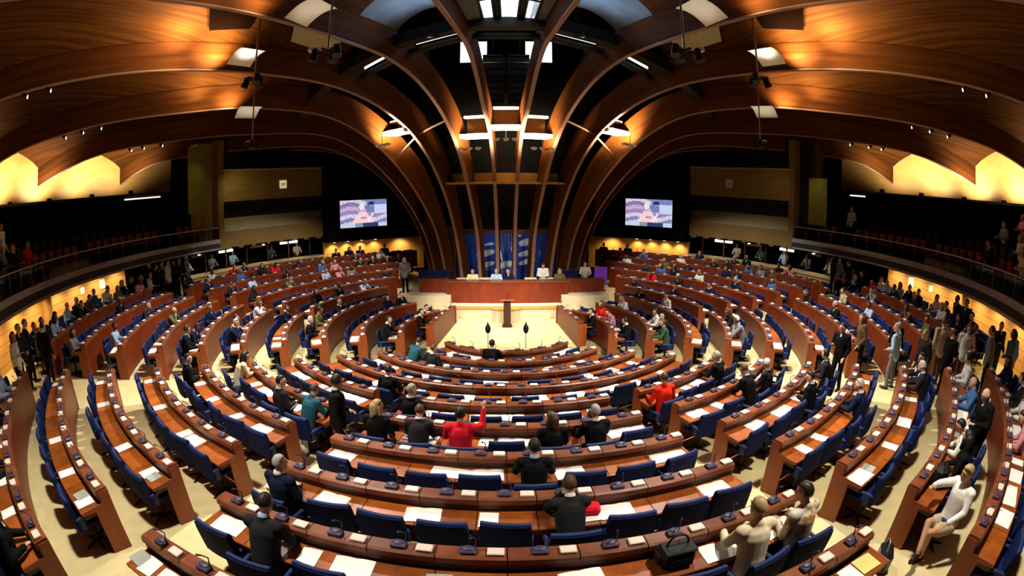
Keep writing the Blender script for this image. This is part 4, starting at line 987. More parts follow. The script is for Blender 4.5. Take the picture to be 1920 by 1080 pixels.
# ------------------------------------------------------------------ people
def remesh(mb, name, mats, vox=0.014, sm=6):
    me = mb.mesh(name + '_raw', mats[0]); o = bpy.data.objects.new('tmp', me); COL.objects.link(o)
    m = o.modifiers.new('r', 'REMESH'); m.mode = 'VOXEL'; m.voxel_size = vox; m.use_smooth_shade = True
    m2 = o.modifiers.new('s', 'SMOOTH'); m2.iterations = sm; m2.factor = .5
    dg = bpy.context.evaluated_depsgraph_get(); out = bpy.data.meshes.new_from_object(o.evaluated_get(dg))
    bpy.data.objects.remove(o); bpy.data.meshes.remove(me); out.name = name
    out.materials.clear()
    for mm in mats: out.materials.append(mm)
    return out
SK = [mat('skin_light', (0.55, 0.32, 0.22), .55), mat('skin_tan', (0.42, 0.22, 0.13), .55), mat('skin_dark', (0.14, 0.065, 0.035), .5)]
HR = {'dark': mat('hair_dark', (0.012, 0.009, 0.007), .5), 'brown': mat('hair_brown', (0.07, 0.032, 0.014), .5), 'blond': mat('hair_blond', (0.36, 0.25, 0.11), .5),
      'grey': mat('hair_grey', (0.30, 0.28, 0.25), .6), 'white': mat('hair_white', (0.55, 0.53, 0.49), .6), 'red': mat('hair_red', (0.22, 0.06, 0.02), .5)}
def cloth(n, c): return mat('cloth_' + n, c, .85, spec=.1, vary=.12, vscale=12)
CL = {'black': cloth('black', (.0045, .0045, .005)), 'charcoal': cloth('charcoal', (.014, .014, .016)), 'navy': cloth('navy', (.007, .010, .030)), 'grey': cloth('grey', (.16, .16, .17)),
      'blue': cloth('blue', (.05, .12, .30)), 'pale blue': cloth('pale_blue', (.32, .42, .58)), 'white': cloth('white', (.68, .66, .62)), 'cream': cloth('cream', (.62, .52, .33)), 'red': cloth('red', (.60, .012, .025)),
      'scarlet': cloth('scarlet', (.72, .022, .008)), 'brown': cloth('brown', (.10, .055, .03)), 'beige': cloth('beige', (.42, .33, .22)), 'green': cloth('green', (.03, .07, .04)), 'teal': cloth('teal', (.015, .07, .10)), 'pink': cloth('pink', (.55, .22, .24)), 'olive': cloth('olive', (.12, .10, .04))}
mp = bpy.data.materials.new('cloth_patterned'); t = nt(mp); v = t.nodes.new('ShaderNodeTexVoronoi'); v.inputs['Scale'].default_value = 16
tc = t.nodes.new('ShaderNodeTexCoord'); t.links.new(tc.outputs['Object'], v.inputs['Vector']); r = t.nodes.new('ShaderNodeValToRGB'); r.color_ramp.interpolation = 'CONSTANT'
for e_, (p_, c_) in zip([r.color_ramp.elements[0], r.color_ramp.elements[1], r.color_ramp.elements.new(.55), r.color_ramp.elements.new(.8)], [(0, (.50, .44, .32, 1)), (.3, (.10, .05, .035, 1)), (.55, (.42, .20, .07, 1)), (.8, (.55, .50, .40, 1))]): e_.position = p_; e_.color = c_
sx = t.nodes.new('ShaderNodeSeparateColor'); t.links.new(v.outputs['Color'], sx.inputs[0]); t.links.new(sx.outputs[0], r.inputs['Fac']); t.links.new(r.outputs['Color'], t.nodes['Principled BSDF'].inputs['Base Color'])
CL['patterned'] = mp
EYE = mat('eye_dark', (.01, .008, .007), .3); LIP = mat('lips', (.32, .10, .08), .5); SHOE = mat('shoe_leather', (.008, .007, .007), .4)
V = Vector
def pose_sit(lean=.10, arms=None, head=(0, 0), cross=False, tw=0.0):
    """joints of a seated figure facing +Y, pelvis over the origin"""
    J = {}; J['pel'] = V((0, 0, .54)); J['wst'] = V((0, lean * .25, .72)); J['chs'] = V((0, lean * .75, .96)); J['nk'] = V((0, lean * 1.05, 1.13)); J['hd'] = V((head[0] * .02, lean * 1.05 + .05 + .05 * head[1], 1.275 - .035 * head[1]))
    for s in (-1, 1):
        J['sh', s] = V((s * .185, lean * .85, 1.055)); J['hip', s] = V((s * .10, .02, .52)); J['kn', s] = V((s * .13, .42, .53)); J['an', s] = V((s * .13, .40, .10)); J['toe', s] = V((s * .14, .54, .045))
    if cross: J['kn', 1] = V((.02, .44, .62)); J['an', 1] = V((-.20, .62, .36)); J['toe', 1] = V((-.27, .72, .30)); J['kn', -1] = V((-.10, .43, .53)); J['an', -1] = V((-.06, .34, .10)); J['toe', -1] = V((-.06, .48, .045))
    A = arms or {}
    for s in (-1, 1):
        el, wr = A.get(s, ((.25, lean + .10, .83), (.17, lean + .36, .82)))
        J['el', s] = V((s * el[0], el[1], el[2])); J['wr', s] = V((s * wr[0], wr[1], wr[2]))
    J['look'] = head; return J
def pose_stand(arms=None, head=(0, 0), lean=0.02, stride=.0):
    J = {}; J['pel'] = V((0, 0, .95)); J['wst'] = V((0, .0, 1.10)); J['chs'] = V((0, lean, 1.32)); J['nk'] = V((0, lean + .01, 1.49)); J['hd'] = V((head[0] * .02, lean + .045 + .04 * head[1], 1.635 - .03 * head[1]))
    for s in (-1, 1):
        J['sh', s] = V((s * .19, lean, 1.425)); J['hip', s] = V((s * .09, 0, .92)); J['kn', s] = V((s * .10, .03 + s * stride * .6, .50)); J['an', s] = V((s * .11, s * stride - .02, .09)); J['toe', s] = V((s * .13, s * stride + .13, .04))
        el, wr = (arms or {}).get(s, ((.25, -.03, 1.13), (.26, .06, .90)))
        J['el', s] = V((s * el[0], el[1], el[2])); J['wr', s] = V((s * wr[0], wr[1], wr[2]))
    J['look'] = head; return J
def torso(b, J, g=0.0):
    b.capsule(J['pel'], J['wst'], .135 + g, .125 + g, 14, 1.22, (1, 0, 0)); b.capsule(J['wst'], J['chs'], .122 + g, .135 + g, 14, 1.28, (1, 0, 0))
    b.capsule(J['chs'], J['chs'].lerp(J['nk'], .55), .125 + g, .075 + g, 14, 1.4, (1, 0, 0))
    for s in (-1, 1): b.capsule(J['sh', s] * .55 + J['nk'] * .45 - V((0, 0, .03)), J['sh', s], .055 + g, .062 + g, 10)
def arm_(b, J, s, g=0.0, wrist=True):
    b.capsule(J['sh', s], J['el', s], .056 + g, .043 + g, 10); e = J['wr', s] if wrist else J['el', s].lerp(J['wr', s], .93)
    b.capsule(J['el', s], e, .043 + g, .029 + g * 1.1, 10)
def hand(b, J, s):
    w = J['wr', s]; d = (w - J['el', s]).normalized(); side = V((0, 0, 1)).cross(d)
    side = side.normalized() if side.length > .1 else V((1, 0, 0)); up = d.cross(side) * -1
    b.capsule(w + d * .02, w + d * .075, .026, .034, 8, .55, up)
    for q, L in ((-1.5, .055), (-.5, .07), (.5, .072), (1.5, .058)):
        a = w + d * .09 + side * q * .019; m = a + d * L * .55 - V((0, 0, .006)); e = m + d * L * .45 - V((0, 0, .022)); b.capsule(a, m, .0095, .009, 6); b.capsule(m, e, .009, .008, 6)
    tb = w + d * .035 + side * (-s) * -.03; b.capsule(tb, tb + d * .04 + side * s * .028, .011, .010, 6); b.capsule(tb + d * .04 + side * s * .028, tb + d * .07 + side * s * .03 - V((0, 0, .012)), .010, .009, 6)
def leg(b, J, s, g=0.0, cut=1.0):
    b.capsule(J['hip', s], J['kn', s], .083 + g, .056 + g, 12); e = J['kn', s].lerp(J['an', s], cut)
    b.capsule(J['kn', s], e, .055 + g, .036 + g * 1.3, 10)
def head_rot(J): return Matrix.Rotation(-R_(40) * J['look'][0], 3, 'Z') @ Matrix.Rotation(-R_(28) * J['look'][1], 3, 'X')
PB = {}
def build_proto(key, J, longhair=True, skirt=False):
    """meshes of one pose, shared by every figure in that pose"""
    b = MB(); torso(b, J); b.capsule(J['nk'] - V((0, .01, .04)), J['hd'] - V((0, .03, .04)), .058, .052, 10)
    for s in (-1, 1):
        arm_(b, J, s); hand(b, J, s); leg(b, J, s); b.capsule(J['an', s] + V((0, -.03, -.045)), J['toe', s], .038, .03, 8)
    H = head_rot(J); c = J['hd']
    def hp(p): return c + H @ V(p)
    b.ell(c, (.076, .094, .105), 16, 12, rot=H); b.ell(hp((0, .035, -.06)), (.056, .055, .058), 12, 9, rot=H)
    b.capsule(hp((0, .088, .012)), hp((0, .108, -.022)), .010, .015, 8); b.ell(hp((0, .080, .030)), (.055, .016, .012), 10, 6, rot=H); b.ell(hp((0, .075, -.088)), (.026, .018, .016), 8, 6, rot=H)
    for s in (-1, 1): b.ell(hp((s * .078, -.005, -.01)), (.012, .022, .032), 8, 8, rot=H)
    body = remesh(b, 'body', [SK[0], EYE, LIP], .0125, 4)
    bm = bmesh.new(); bm.from_mesh(body)
    f = MB()
    for s in (-1, 1): f.ell(hp((s * .032, .086, .010)), (.013, .008, .008), 8, 6, 1, H); f.ell(hp((s * .033, .090, .030)), (.020, .006, .005), 8, 4, 1, H)
    f.ell(hp((0, .092, -.052)), (.026, .008, .007), 8, 5, 2, H)
    fm = f.mesh('f', [SK[0], EYE, LIP]); bm.from_mesh(fm); bm.to_mesh(body); bm.free(); bpy.data.meshes.remove(fm)
    out = {'body': body}
    b = MB(); torso(b, J, .017)
    for s in (-1, 1): arm_(b, J, s, .015, False)
    up_ = J['nk']; b.capsule(up_ - V((0, .012, .05)), up_ - V((0, .022, .01)), .075, .066, 12)
    if key.startswith('stand'): b.capsule(J['pel'] + V((0, 0, .02)), J['pel'] - V((0, 0, .07)), .150, .158, 14, 1.15, (1, 0, 0))
    out['jacket'] = remesh(b, 'jacket', [CL['black']], .015, 3)
    b = MB(); tx = (J['nk'] - J['chs']).normalized(); nb = J['nk'] - V((0, .016, .0)) + tx * .005
    b.tube([nb + tx * .004, nb + tx * .024, nb + tx * .040], [.067, .064, .057], 14); fw = V((0, tx.z, -tx.y))
    b.capsule(J['nk'] + fw * .062 - tx * .03, J['chs'] + fw * .125 + tx * .0, .030, .022, 10)
    out['shirt'] = b.mesh('shirt', [CL['white']])
    b = MB(); b.capsule(J['pel'] - V((0, 0, .02)), J['pel'] + V((0, 0, .05)), .145, .140, 12, 1.2, (1, 0, 0))
    for s in (-1, 1): 
        if skirt: b.capsule(J['hip', s], J['hip', s].lerp(J['kn', s], .62), .10, .092, 12)
        else: leg(b, J, s, .014, .96)
    out['trousers'] = remesh(b, 'skirt' if skirt else 'trousers', [CL['black']], .015, 3)
    for s in (-1, 1):
        b = MB(); b.capsule(J['an', s] + V((0, -.035, -.05)), J['toe', s] + V((0, .02, -.002)), .044, .036, 8, 1.0); out['shoe', s] = b.mesh('shoe', [SHOE])
    def hair(long):
        n, m = 20, 14; vs = []; fs = []; q = []
        for j in range(m + 1):
            ph = PI * j / m
            for i in range(n):
                th = 2 * PI * i / n; x, y, z = math.sin(ph) * math.cos(th), math.sin(ph) * math.sin(th), math.cos(ph)
                g = 1 + .02 * math.sin(5 * th + 3 * ph)
                vs.append(hp((x * .087 * g, y * .106 * g - .006, z * .118 * g + .006))); q.append((x, y, z))
        keep = lambda p: not (p[1] > .30 and p[2] < .52) and not (p[2] < -.35 and not long) and not (p[2] < -.05 and p[1] > .05)
        for j in range(m):
            for i in range(n):
                ids = (j * n + i, (j + 1) * n + i, (j + 1) * n + (i + 1) % n, j * n + (i + 1) % n)
                if all(keep(q[k]) for k in ids): fs.append(ids)
        h = MB().add(vs, fs, 0, True)
        if long:
            h.capsule(hp((0, -.055, .0)), hp((0, -.075, -.16)), .078, .062, 12, 1.15, (1, 0, 0))
            for s in (-1, 1): h.capsule(hp((s * .070, -.015, -.01)), hp((s * .080, .0, -.13)), .032, .028, 8)
        me = h.mesh('hair', HR['dark']); bm2 = bmesh.new(); bm2.from_mesh(me); bmesh.ops.solidify(bm2, geom=bm2.faces[:], thickness=-.006); bm2.to_mesh(me); bm2.free()
        return me
    out['hair_short'] = hair(False); out['hair_long'] = hair(True)
    PB[key] = out
WR = {-1: ((.24, .30, .84), (.12, .46, .815)), 1: ((.25, .28, .84), (.14, .44, .815))}
build_proto('sit_rest', pose_sit(.10, {-1: ((.25, .20, .84), (.15, .44, .815)), 1: ((.25, .20, .84), (.13, .43, .815))}))
build_proto('sit_write', pose_sit(.24, WR, (0, .8)))
build_proto('sit_turn', pose_sit(.06, {-1: ((.26, .12, .82), (.18, .36, .80)), 1: ((.27, .05, .82), (.10, .30, .80))}, (.9, 0)))
build_proto('sit_turn_left', pose_sit(.06, {-1: ((.27, .05, .82), (.10, .30, .80)), 1: ((.26, .12, .82), (.18, .36, .80))}, (-.9, .1)))
build_proto('sit_chin', pose_sit(.22, {-1: ((.23, .42, .83), (.06, .36, 1.08)), 1: ((.23, .42, .83), (.06, .36, 1.08))}, (0, .3)))
build_proto('sit_raise', pose_sit(.10, {-1: ((.25, .20, .84), (.15, .42, .815)), 1: ((.33, .22, 1.02), (.36, .36, 1.26))}, (.3, 0)))
build_proto('sit_cross', pose_sit(-.04, {-1: ((.26, .04, .84), (.22, .28, .72)), 1: ((.30, .22, 1.00), (.22, .42, 1.05))}, (.4, .2), True), skirt=True)
build_proto('stand_rest', pose_stand())
build_proto('stand_talk', pose_stand({1: ((.27, .0, 1.15), (.16, .24, 1.22)), -1: ((.25, -.03, 1.13), (.22, .14, .95))}, (.5, 0), stride=.06))
build_proto('stand_read', pose_stand({1: ((.25, .05, 1.14), (.10, .30, 1.14)), -1: ((.25, .05, 1.14), (.10, .30, 1.14))}, (0, .9), .05))
build_proto('stand_turn', pose_stand({-1: ((.27, -.02, 1.14), (.14, .20, 1.05))}, (-.9, 0), stride=-.05))
def person(pose, loc, rz, label, hair=('short', 'dark'), top='black', legs='black', skin=0, scale=1.0, group=None):
    p = PB[pose]; o = bpy.data.objects.new('person', p['body']); COL.objects.link(o); o.location = loc; o.rotation_euler = (0, 0, rz); o.scale = (scale,) * 3
    tag(o, label, 'person', group)
    if skin: o.material_slots[0].link = 'OBJECT'; o.material_slots[0].material = SK[skin]
    parts = [('jacket', 'jacket', CL[top]), ('trousers' if pose != 'sit_cross' else 'skirt', 'trousers', CL[legs]), ('shoe', ('shoe', -1), SHOE), ('shoe', ('shoe', 1), SHOE)]
    if top in ('black', 'charcoal', 'navy', 'grey') and (not hair or hair[0] == 'short'): parts.append(('shirt', 'shirt', CL['white'] if (round(loc[0] * 7) % 3) else CL['pale blue']))
    if hair: parts.append(('hair', 'hair_' + hair[0], HR[hair[1]]))
    for nm, k, m in parts:
        c = bpy.data.objects.new(nm, p[k]); COL.objects.link(c); c.parent = o; c.material_slots[0].link = 'OBJECT'; c.material_slots[0].material = m
    return o
HN = {'dark': 'dark', 'brown': 'brown', 'blond': 'blond', 'grey': 'grey', 'white': 'white', 'red': 'reddish'}
def desc(top, hair): return f'{top}-clad ' + (f'{HN[hair[1]]}-haired' if hair else 'bald') + ' person'

for (bl_, k_, a_), q in TAKEN.items():
    loc = seat_pos(k_, a_, .50); rz = R_(a_)
    if q[3] == 'sit_cross': rz += R_(62); loc = (*P(rk(k_) + .66, a_ - .6), loc[2])
    person(q[3], loc, rz + rp_.uniform(-.12, .12), f'{desc(q[5], q[4])} seated, {seat_phrase(bl_, k_, a_)}', q[4], q[5], q[6], q[7], rp_.uniform(.95, 1.04))
# people on the wall chairs
for s, side in ((-1, 'left'), (1, 'right')):
    for j in range(16):
        if (s < 0 and j in (3, 9)) or (s > 0 and j in (0, 3, 6, 12)): continue
        a = s * (60 + j * 2.55); h_ = rp_.choice(HRS); t_ = rp_.choice(TPS)
        person(rp_.choice(POS[:5]), (*P(15.75, a), floorz(15.75)), R_(a) + rp_.uniform(-.2, .2), f'{desc(t_, h_)} on the {ORD[j]} chair against the {side} honey wall', h_, t_, rp_.choice(['black', 'navy']), rp_.choice([0, 0, 1]), rp_.uniform(.95, 1.04))
# standing people: pose, radius, azimuth, turn, hair, top, legs, skin, label
ST = [('stand_turn', rk(5) + .55, -18.6, -50, ('short', 'dark'), 'black', 'black', 1, 'tall dark-haired person in black standing in the left aisle beside the centre block'),
      ('stand_read', rk(9) + .60, 32.0, 40, None, 'black', 'black', 0, 'bald person in black suit standing behind the ninth-row bench on the right'),
      ('stand_rest', 15.45, 66.0, 0, ('short', 'dark'), 'black', 'black', 2, 'dark-clad person standing against the right honey wall beside the pillar'),
      ('stand_talk', 15.5, 63.6, 20, ('short', 'brown'), 'charcoal', 'black', 1, 'brown-haired person in charcoal standing by the right honey wall, nearest the pillar'),
      ('stand_talk', rk(6) + .75, 52.0, 60, ('short', 'dark'), 'black', 'black', 1, 'person in black standing in the right-hand aisle beside the seventh row'),
      ('stand_turn', rk(8) - .15, 53.0, -30, ('short', 'grey'), 'pale blue', 'grey', 0, 'person in pale blue standing in the right-hand aisle beside the ninth row'),
      ('stand_talk', rk(8) - .05, 55.8, 120, ('short', 'dark'), 'black', 'black', 0, 'person in black facing the pale blue figure in the right-hand aisle'),
      ('stand_rest', rk(8) + .55, 49.6, 30, ('long', 'blond'), 'charcoal', 'white', 0, 'blond person in charcoal with white trousers standing in the right aisle'),
      ('stand_talk', rk(9) + .05, 54.0, -80, ('short', 'brown'), 'beige', 'brown', 0, 'person in beige standing in the crowd of the right aisle, tenth row'),
      ('stand_read', rk(9) + .1, 50.6, -150, ('short', 'dark'), 'black', 'black', 1, 'person in black reading papers in the right aisle beside the tenth row'),
      ('stand_turn', rk(9) + .75, 52.6, 70, ('short', 'red'), 'white', 'brown', 0, 'reddish-haired person in white standing at the outer end of the right aisle'),
      ('stand_rest', rk(10) + .1, 50.0, -20, ('short', 'dark'), 'grey', 'navy', 1, 'tall person in grey shirt standing in the right aisle by the last row'),
      ('stand_talk', rk(10) + .7, 53.5, 100, ('short', 'dark'), 'navy', 'navy', 1, 'person in navy standing in the right aisle nearest the honey wall'),
      ('stand_turn', rk(10) + .75, 49.2, -60, ('long', 'dark'), 'blue', 'black', 0, 'long-haired person in blue standing behind the last row in the right aisle'),
      ('stand_talk', rk(7) + .2, 57.6, 10, ('long', 'brown'), 'brown', 'black', 0, 'long-haired person in brown at the aisle end of the eighth row, right side'),
      ('stand_talk', 15.4, -55.5, 30, ('short', 'brown'), 'black', 'black', 0, 'person in black standing by the left wall at the outer aisle end'),
      ('stand_turn', 15.3, -52.6, -40, ('short', 'grey'), 'charcoal', 'black', 0, 'grey-haired person in charcoal standing at the outer end of the left aisle'),
      ('stand_rest', 14.6, -54.2, 70, ('short', 'dark'), 'black', 'navy', 0, 'person in black and navy standing in the left aisle beside the last row'),
      ('stand_talk', 15.2, -49.6, 0, ('long', 'brown'), 'white', 'black', 0, 'long-haired person in white standing behind the last row, left aisle')]
for j, a in enumerate((-93.5, -95.2, -96.8, -98.3, -99.9, -101.6, -94.4, -97.6)):
    t_, h_ = ['black', 'charcoal', 'white', 'black', 'navy', 'grey', 'black', 'charcoal'][j], [('short', 'dark'), ('short', 'grey'), ('short', 'brown'), ('long', 'dark'), ('short', 'dark'), ('short', 'white'), None, ('short', 'brown')][j]
    ST.append((['stand_talk', 'stand_turn', 'stand_rest'][j % 3], 15.4 + .6 * (j > 5), a, rp_.uniform(-80, 80), h_, t_, 'black', j % 2, f'{desc(t_, h_)} standing in the dark left doorway, {ORD[j]} from the honey wall' if j < 6 else f'{desc(t_, h_)} at the back of the group in the dark left doorway'))
for j, a in enumerate((96.0, 98.5, 100.2)):
    t_, h_ = ['black', 'grey', 'charcoal'][j], [('short', 'dark'), ('short', 'brown'), ('long', 'dark')][j]
    ST.append((['stand_talk', 'stand_turn', 'stand_rest'][j % 3], 15.5, a, rp_.uniform(-60, 60), h_, t_, 'black', 0, f'{desc(t_, h_)} standing in the dark right doorway, {ORD[j]} from the honey wall'))
for pose, r_, a, tw, h_, t_, l_, sk, lab in ST:
    person(pose, (*P(r_, a), floorz(r_)), R_(a + tw), lab, h_, t_, l_, sk, rp_.uniform(.97, 1.03))
# galleries and platform
for n_, (s, r_, a, zf, t_, pose) in enumerate([(-1, 17.3, 63.5, 4.47, 'white', 'stand_talk'), (-1, 18.0, 62.0, 4.83, 'black', 'stand_rest'), (-1, 16.62, 58.0, 4.13, 'black', 'sit_rest'), (-1, 16.62, 59.8, 4.13, 'grey', 'sit_turn'), (-1, 16.62, 62.2, 4.13, 'charcoal', 'sit_rest'),
        (-1, 17.5, 57.5, 4.48, 'white', 'sit_rest'), (-1, 17.5, 60.5, 4.48, 'brown', 'sit_turn_left'), (-1, 16.62, 66.0, 4.13, 'red', 'sit_rest'), (1, 17.0, 100.8, 4.3, 'pale blue', 'stand_turn'), (1, 17.5, 62.2, 4.48, 'white', 'sit_turn'), (1, 17.5, 60.2, 4.48, 'pink', 'sit_rest'), (1, 18.3, 63.2, 4.84, 'white', 'sit_rest'),
        (1, 18.3, 69.5, 4.84, 'grey', 'sit_turn_left'), (1, 19.1, 68.2, 5.2, 'pink', 'sit_rest'), (1, 16.62, 56.8, 4.13, 'white', 'sit_turn'), (1, 16.62, 65.4, 4.13, 'charcoal', 'sit_rest')]):
    side = 'left' if s < 0 else 'right'; h_ = HRS[(n_ * 3) % len(HRS)]; cnt_ = ORD[[0, 1, 2, 3, 4, 5, 6, 7, 0, 1, 2, 3, 4, 5, 6, 7][n_]]
    person(pose, (*P(r_, s * a), zf), R_(s * a), f'{desc(t_, h_)} {"standing" if pose.startswith("stand") else "seated"} above the {side} gallery rail, {ORD[n_ % 8]} occupied place', h_, t_, 'black', n_ % 2, 1.0)
PLT = [('sit_rest', -.45, 6.55, 1.0, ('short', 'grey'), 'pale blue', 'grey-haired person in pale blue presiding in the middle of the rostrum'), ('sit_turn', .10, 6.6, 1.0, ('short', 'dark'), 'navy', 'dark-haired person in navy beside the middle of the rostrum'),
       ('stand_read', 1.72, 6.65, .9, ('short', 'brown'), 'white', 'person in white standing behind the right half of the rostrum'), ('sit_rest', -1.55, 6.55, 1.0, ('short', 'brown'), 'cream', 'person in cream seated at the left half of the rostrum'),
       ('sit_turn', 2.5, 6.6, 1.0, ('long', 'blond'), 'olive', 'blond person in olive at the right end of the rostrum'), ('sit_rest', 3.75, 6.95, 1.28, ('short', 'dark'), 'white', 'dark-haired person in white at the right side desk'),
       ('stand_turn', -4.75, 6.4, 1.2, ('long', 'grey'), 'grey', 'grey-haired person in grey standing left of the platform')]
for pose, x, y, z, h_, t_, lab in PLT: person(pose, (x, y, z), PI, lab, h_, t_, 'black', 0, 1.0)
for s, side in ((-1, 'left'), (1, 'right')):
    for j in range(4):
        q = Vector((s * 2.62, .95)).lerp(Vector((s * 2.12, 3.75)), (j + .5) / 4)
        dup(proto_chair, (q.x + s * .72, q.y, FZ), s * R_(95), f'blue swivel chair at the straight bench {side} of the platform, {ORD[j]} from the hall', 'blue swivel chairs at the side benches')
        if (s < 0 and j < 2) or (s > 0 and j == 0):
            person('sit_turn' if j else 'sit_rest', (q.x + s * .70, q.y, FZ), s * R_(95), f'person in black at the straight bench {side} of the platform, {ORD[j]} from the hall', ('short', 'dark'), 'black', 'black', 0)
for j, (s, a) in enumerate([(-1, 106), (-1, 112), (-1, 117), (-1, 126), (-1, 132), (1, 105), (1, 110.5), (1, 116), (1, 121.5), (1, 127)]):
    h_, t_ = HRS[(j * 4 + 1) % len(HRS)], ['white', 'grey', 'pale blue', 'green', 'beige'][j % 5]
    person('sit_rest', (*P(17.05, s * a), 1.98), R_(s * a), f'{desc(t_, h_)} inside the {"left" if s < 0 else "right"} floor-level booths, {ORD[j % 5]} from the near end', h_, t_, 'black', 0)

# ------------------------------------------------------------------ papers and things on the desks
def sheet_me(w_, d_, n, m, bend=.004):
    b = MB(); P_ = [[(-w_ / 2 + w_ * i / 6, -d_ / 2 + d_ * j / 3, bend * math.sin(PI * i / 6 * (2 if w_ > .3 else 1)) ** 2 + .002) for j in range(4)] for i in range(7)]
    b.grid(P_, 0, True); b.grid([[(x, y, -.004) for x, y, z in r_] for r_ in P_], 0, True)
    for e_ in (P_[0], P_[-1], [r_[0] for r_ in P_], [r_[-1] for r_ in P_]): b.grid([e_, [(x, y, -.004) for x, y, z in e_]], 0, True)
    return b.mesh(n, m)
SM = {'open': sheet_me(.44, .29, 'open_booklet', M['paper'], .012), 'one': sheet_me(.23, .29, 'paper_sheet', M['paper']), 'pair': sheet_me(.60, .26, 'paper_sheets', M['paper'], .006), 'grey': sheet_me(.26, .22, 'grey_booklet', M['paperg']), 'yellow': sheet_me(.30, .24, 'yellow_folder', M['papery'])}
PW = {'open': ('open white booklet', 'booklet'), 'one': ('single white sheet', 'paper'), 'pair': ('two white sheets', 'papers'), 'grey': ('grey printed booklet', 'booklet'), 'yellow': ('yellow paper folder', 'folder')}
PAP = [(6, -14.6, 'open'), (6, -4.5, 'pair'), (6, -1.5, 'open'), (6, 5.1, 'open'), (6, 14.2, 'pair'), (7, -15.5, 'open'), (7, -11.3, 'open'), (7, -5.1, 'open'), (7, -1.1, 'one'), (7, 6.7, 'open'), (7, 14.0, 'open'), (7, 4.6, 'pair'),
       (8, -14.8, 'open'), (8, -11.6, 'open'), (8, -9.4, 'one'), (8, -7.1, 'open'), (8, -3.0, 'grey'), (8, 3.3, 'open'), (8, 10.2, 'open'), (8, 15.0, 'open'), (8, 13.2, 'one'), (6, -25.2, 'open'), (4, -27.7, 'open'), (5, -8.2, 'one'), (5, -2.2, 'one'), (5, .5, 'open'), (5, 2.5, 'pair'), (4, -8.1, 'open'), (5, 12.7, 'open'), (4, 9.3, 'open'), (4, 6.6, 'one'), (4, .8, 'open'),
       (4, 27.1, 'open'), (5, 24.3, 'open'), (4, 32.1, 'one'), (6, 26.0, 'open'), (6, 31.4, 'pair'), (7, 24.2, 'one'), (7, 27.1, 'one'), (8, 22.8, 'open'), (8, 28.7, 'one'), (7, -36.6, 'one'), (7, -28.9, 'one'), (7, -27.0, 'open'), (8, -23.9, 'one'), (8, -23.2, 'grey'), (8, -29, 'one'), (9, -22.8, 'one'), (9, -23.6, 'grey'), (9, -32.6, 'one'), (8, -39.3, 'one'), (6, -36.6, 'one'), (6, -30, 'one'), (7, -45.5, 'one'), (8, -46, 'one'), (9, -46, 'one'), (8, 24.2, 'grey'),
       (5, -28.5, 'open'), (5, -25.3, 'one'), (4, -24.6, 'open'), (4, -31, 'one'), (4, -33.6, 'one'), (5, -36, 'pair'), (5, -40, 'one'), (4, -42, 'open'), (4, -39.5, 'one'), (6, -43, 'one'), (9, -13.5, 'open'), (9, -15.2, 'one'), (9, -16.0, 'grey'), (9, 15.2, 'yellow'), (9, 14.0, 'one'), (9, -27, 'one'), (9, 37, 'pair'), (9, 41, 'open'), (9, 35, 'one'), (9, 33, 'grey'), (10, 39, 'one'), (10, 35, 'pair'), (10, 33, 'open'), (10, 30, 'one'), (10, 28, 'open'), (10, 43, 'one'), (10, 25.5, 'pair'), (10, 23, 'open'), (10, -24, 'one'), (10, -28, 'open'), (10, -33, 'one'), (10, -39, 'one'), (10, -35.5, 'one'), (8, 40, 'one'), (8, 34, 'open'), (7, 40, 'one'), (7, 44.5, 'one'), (6, 36, 'one'), (6, 42, 'pair'), (5, 28.5, 'one'), (5, 43, 'open'), (4, 35.5, 'open'), (4, 43, 'one')]
for k_, l_ in ((0, (-40, -30, -22, 12, 38, 46)), (1, (-25, -5, 18, 34, -16)), (2, (-36, -22, -8, -3, 9, 24, 33, 42, -44)), (3, (-40, -29, -18, -9, 2, 6, 14, 22, 29, 38)), (4, (-12.5, -3, 13)), (5, (14.6,))):
    for a_ in l_: PAP.append((k_, a_, rp_.choice(['open', 'one', 'one', 'pair'])))
def block_of(k, a):
    s = 'left' if a < 0 else 'right'
    return 'centre' if ('centre', k) in SEATS and abs(a) <= abs(SEATS[('centre', k)][0]) + 3.5 else f'near-{s}'
for (bl_, k_), l_ in SEATS.items():
    if 'side' in bl_ or 'back' in bl_:
        for a_ in l_:
            i_ = ord_in(bl_, k_, a_)[1].startswith('first')
            if i_ or rp_.random() < .11: PAP.append((k_, a_, 'one' if not i_ else rp_.choice(['open', 'pair']), bl_))
seen_ = set()
def surface(k, dr=.24): return rk(k) + dr, floorz(rk(k)) + .762 + .010 * (.40 - dr)
for q in PAP:
    k_, a_, kind = q[:3]; bl_ = q[3] if len(q) > 3 else block_of(k_, a_)
    if (bl_, k_) not in SEATS: continue
    lab = f'{PW[kind][0]} on desk, {seat_phrase(bl_, k_, a_)}'
    if lab in seen_: lab = lab.replace('on desk', 'overlapping another')
    if lab in seen_: continue
    seen_.add(lab); r_, z_ = surface(k_, .235 + rp_.uniform(-.02, .02)); me = SM[kind]
    o = bpy.data.objects.new(me.name, me); COL.objects.link(o); o.location = (*P(r_, a_), z_ + .006); o.rotation_euler = (0, 0, R_(a_) + rp_.uniform(-.12, .12))
    tag(o, lab, PW[kind][1], 'papers on the desks')
def on_desk(k, a, dr=.22): r_, z_ = surface(k, dr); return (*P(r_, a), z_ + .004)
t = thing('laptop', 'open laptop with white lit screen beside the raised-hand figure in red', 'laptop', on_desk(5, -10.4), rz=R_(-10.4)); t['org'] = (0, 0, 0)
b = MB(); b.box((0, -.02, .008), (.32, .20, .016), ch=.004); b.build('keyboard', M['chrome'], t)
b = MB(); b.box((0, .10, .12), (.32, .012, .22), tilt=-.25); b.build('lid', M['black'], t)
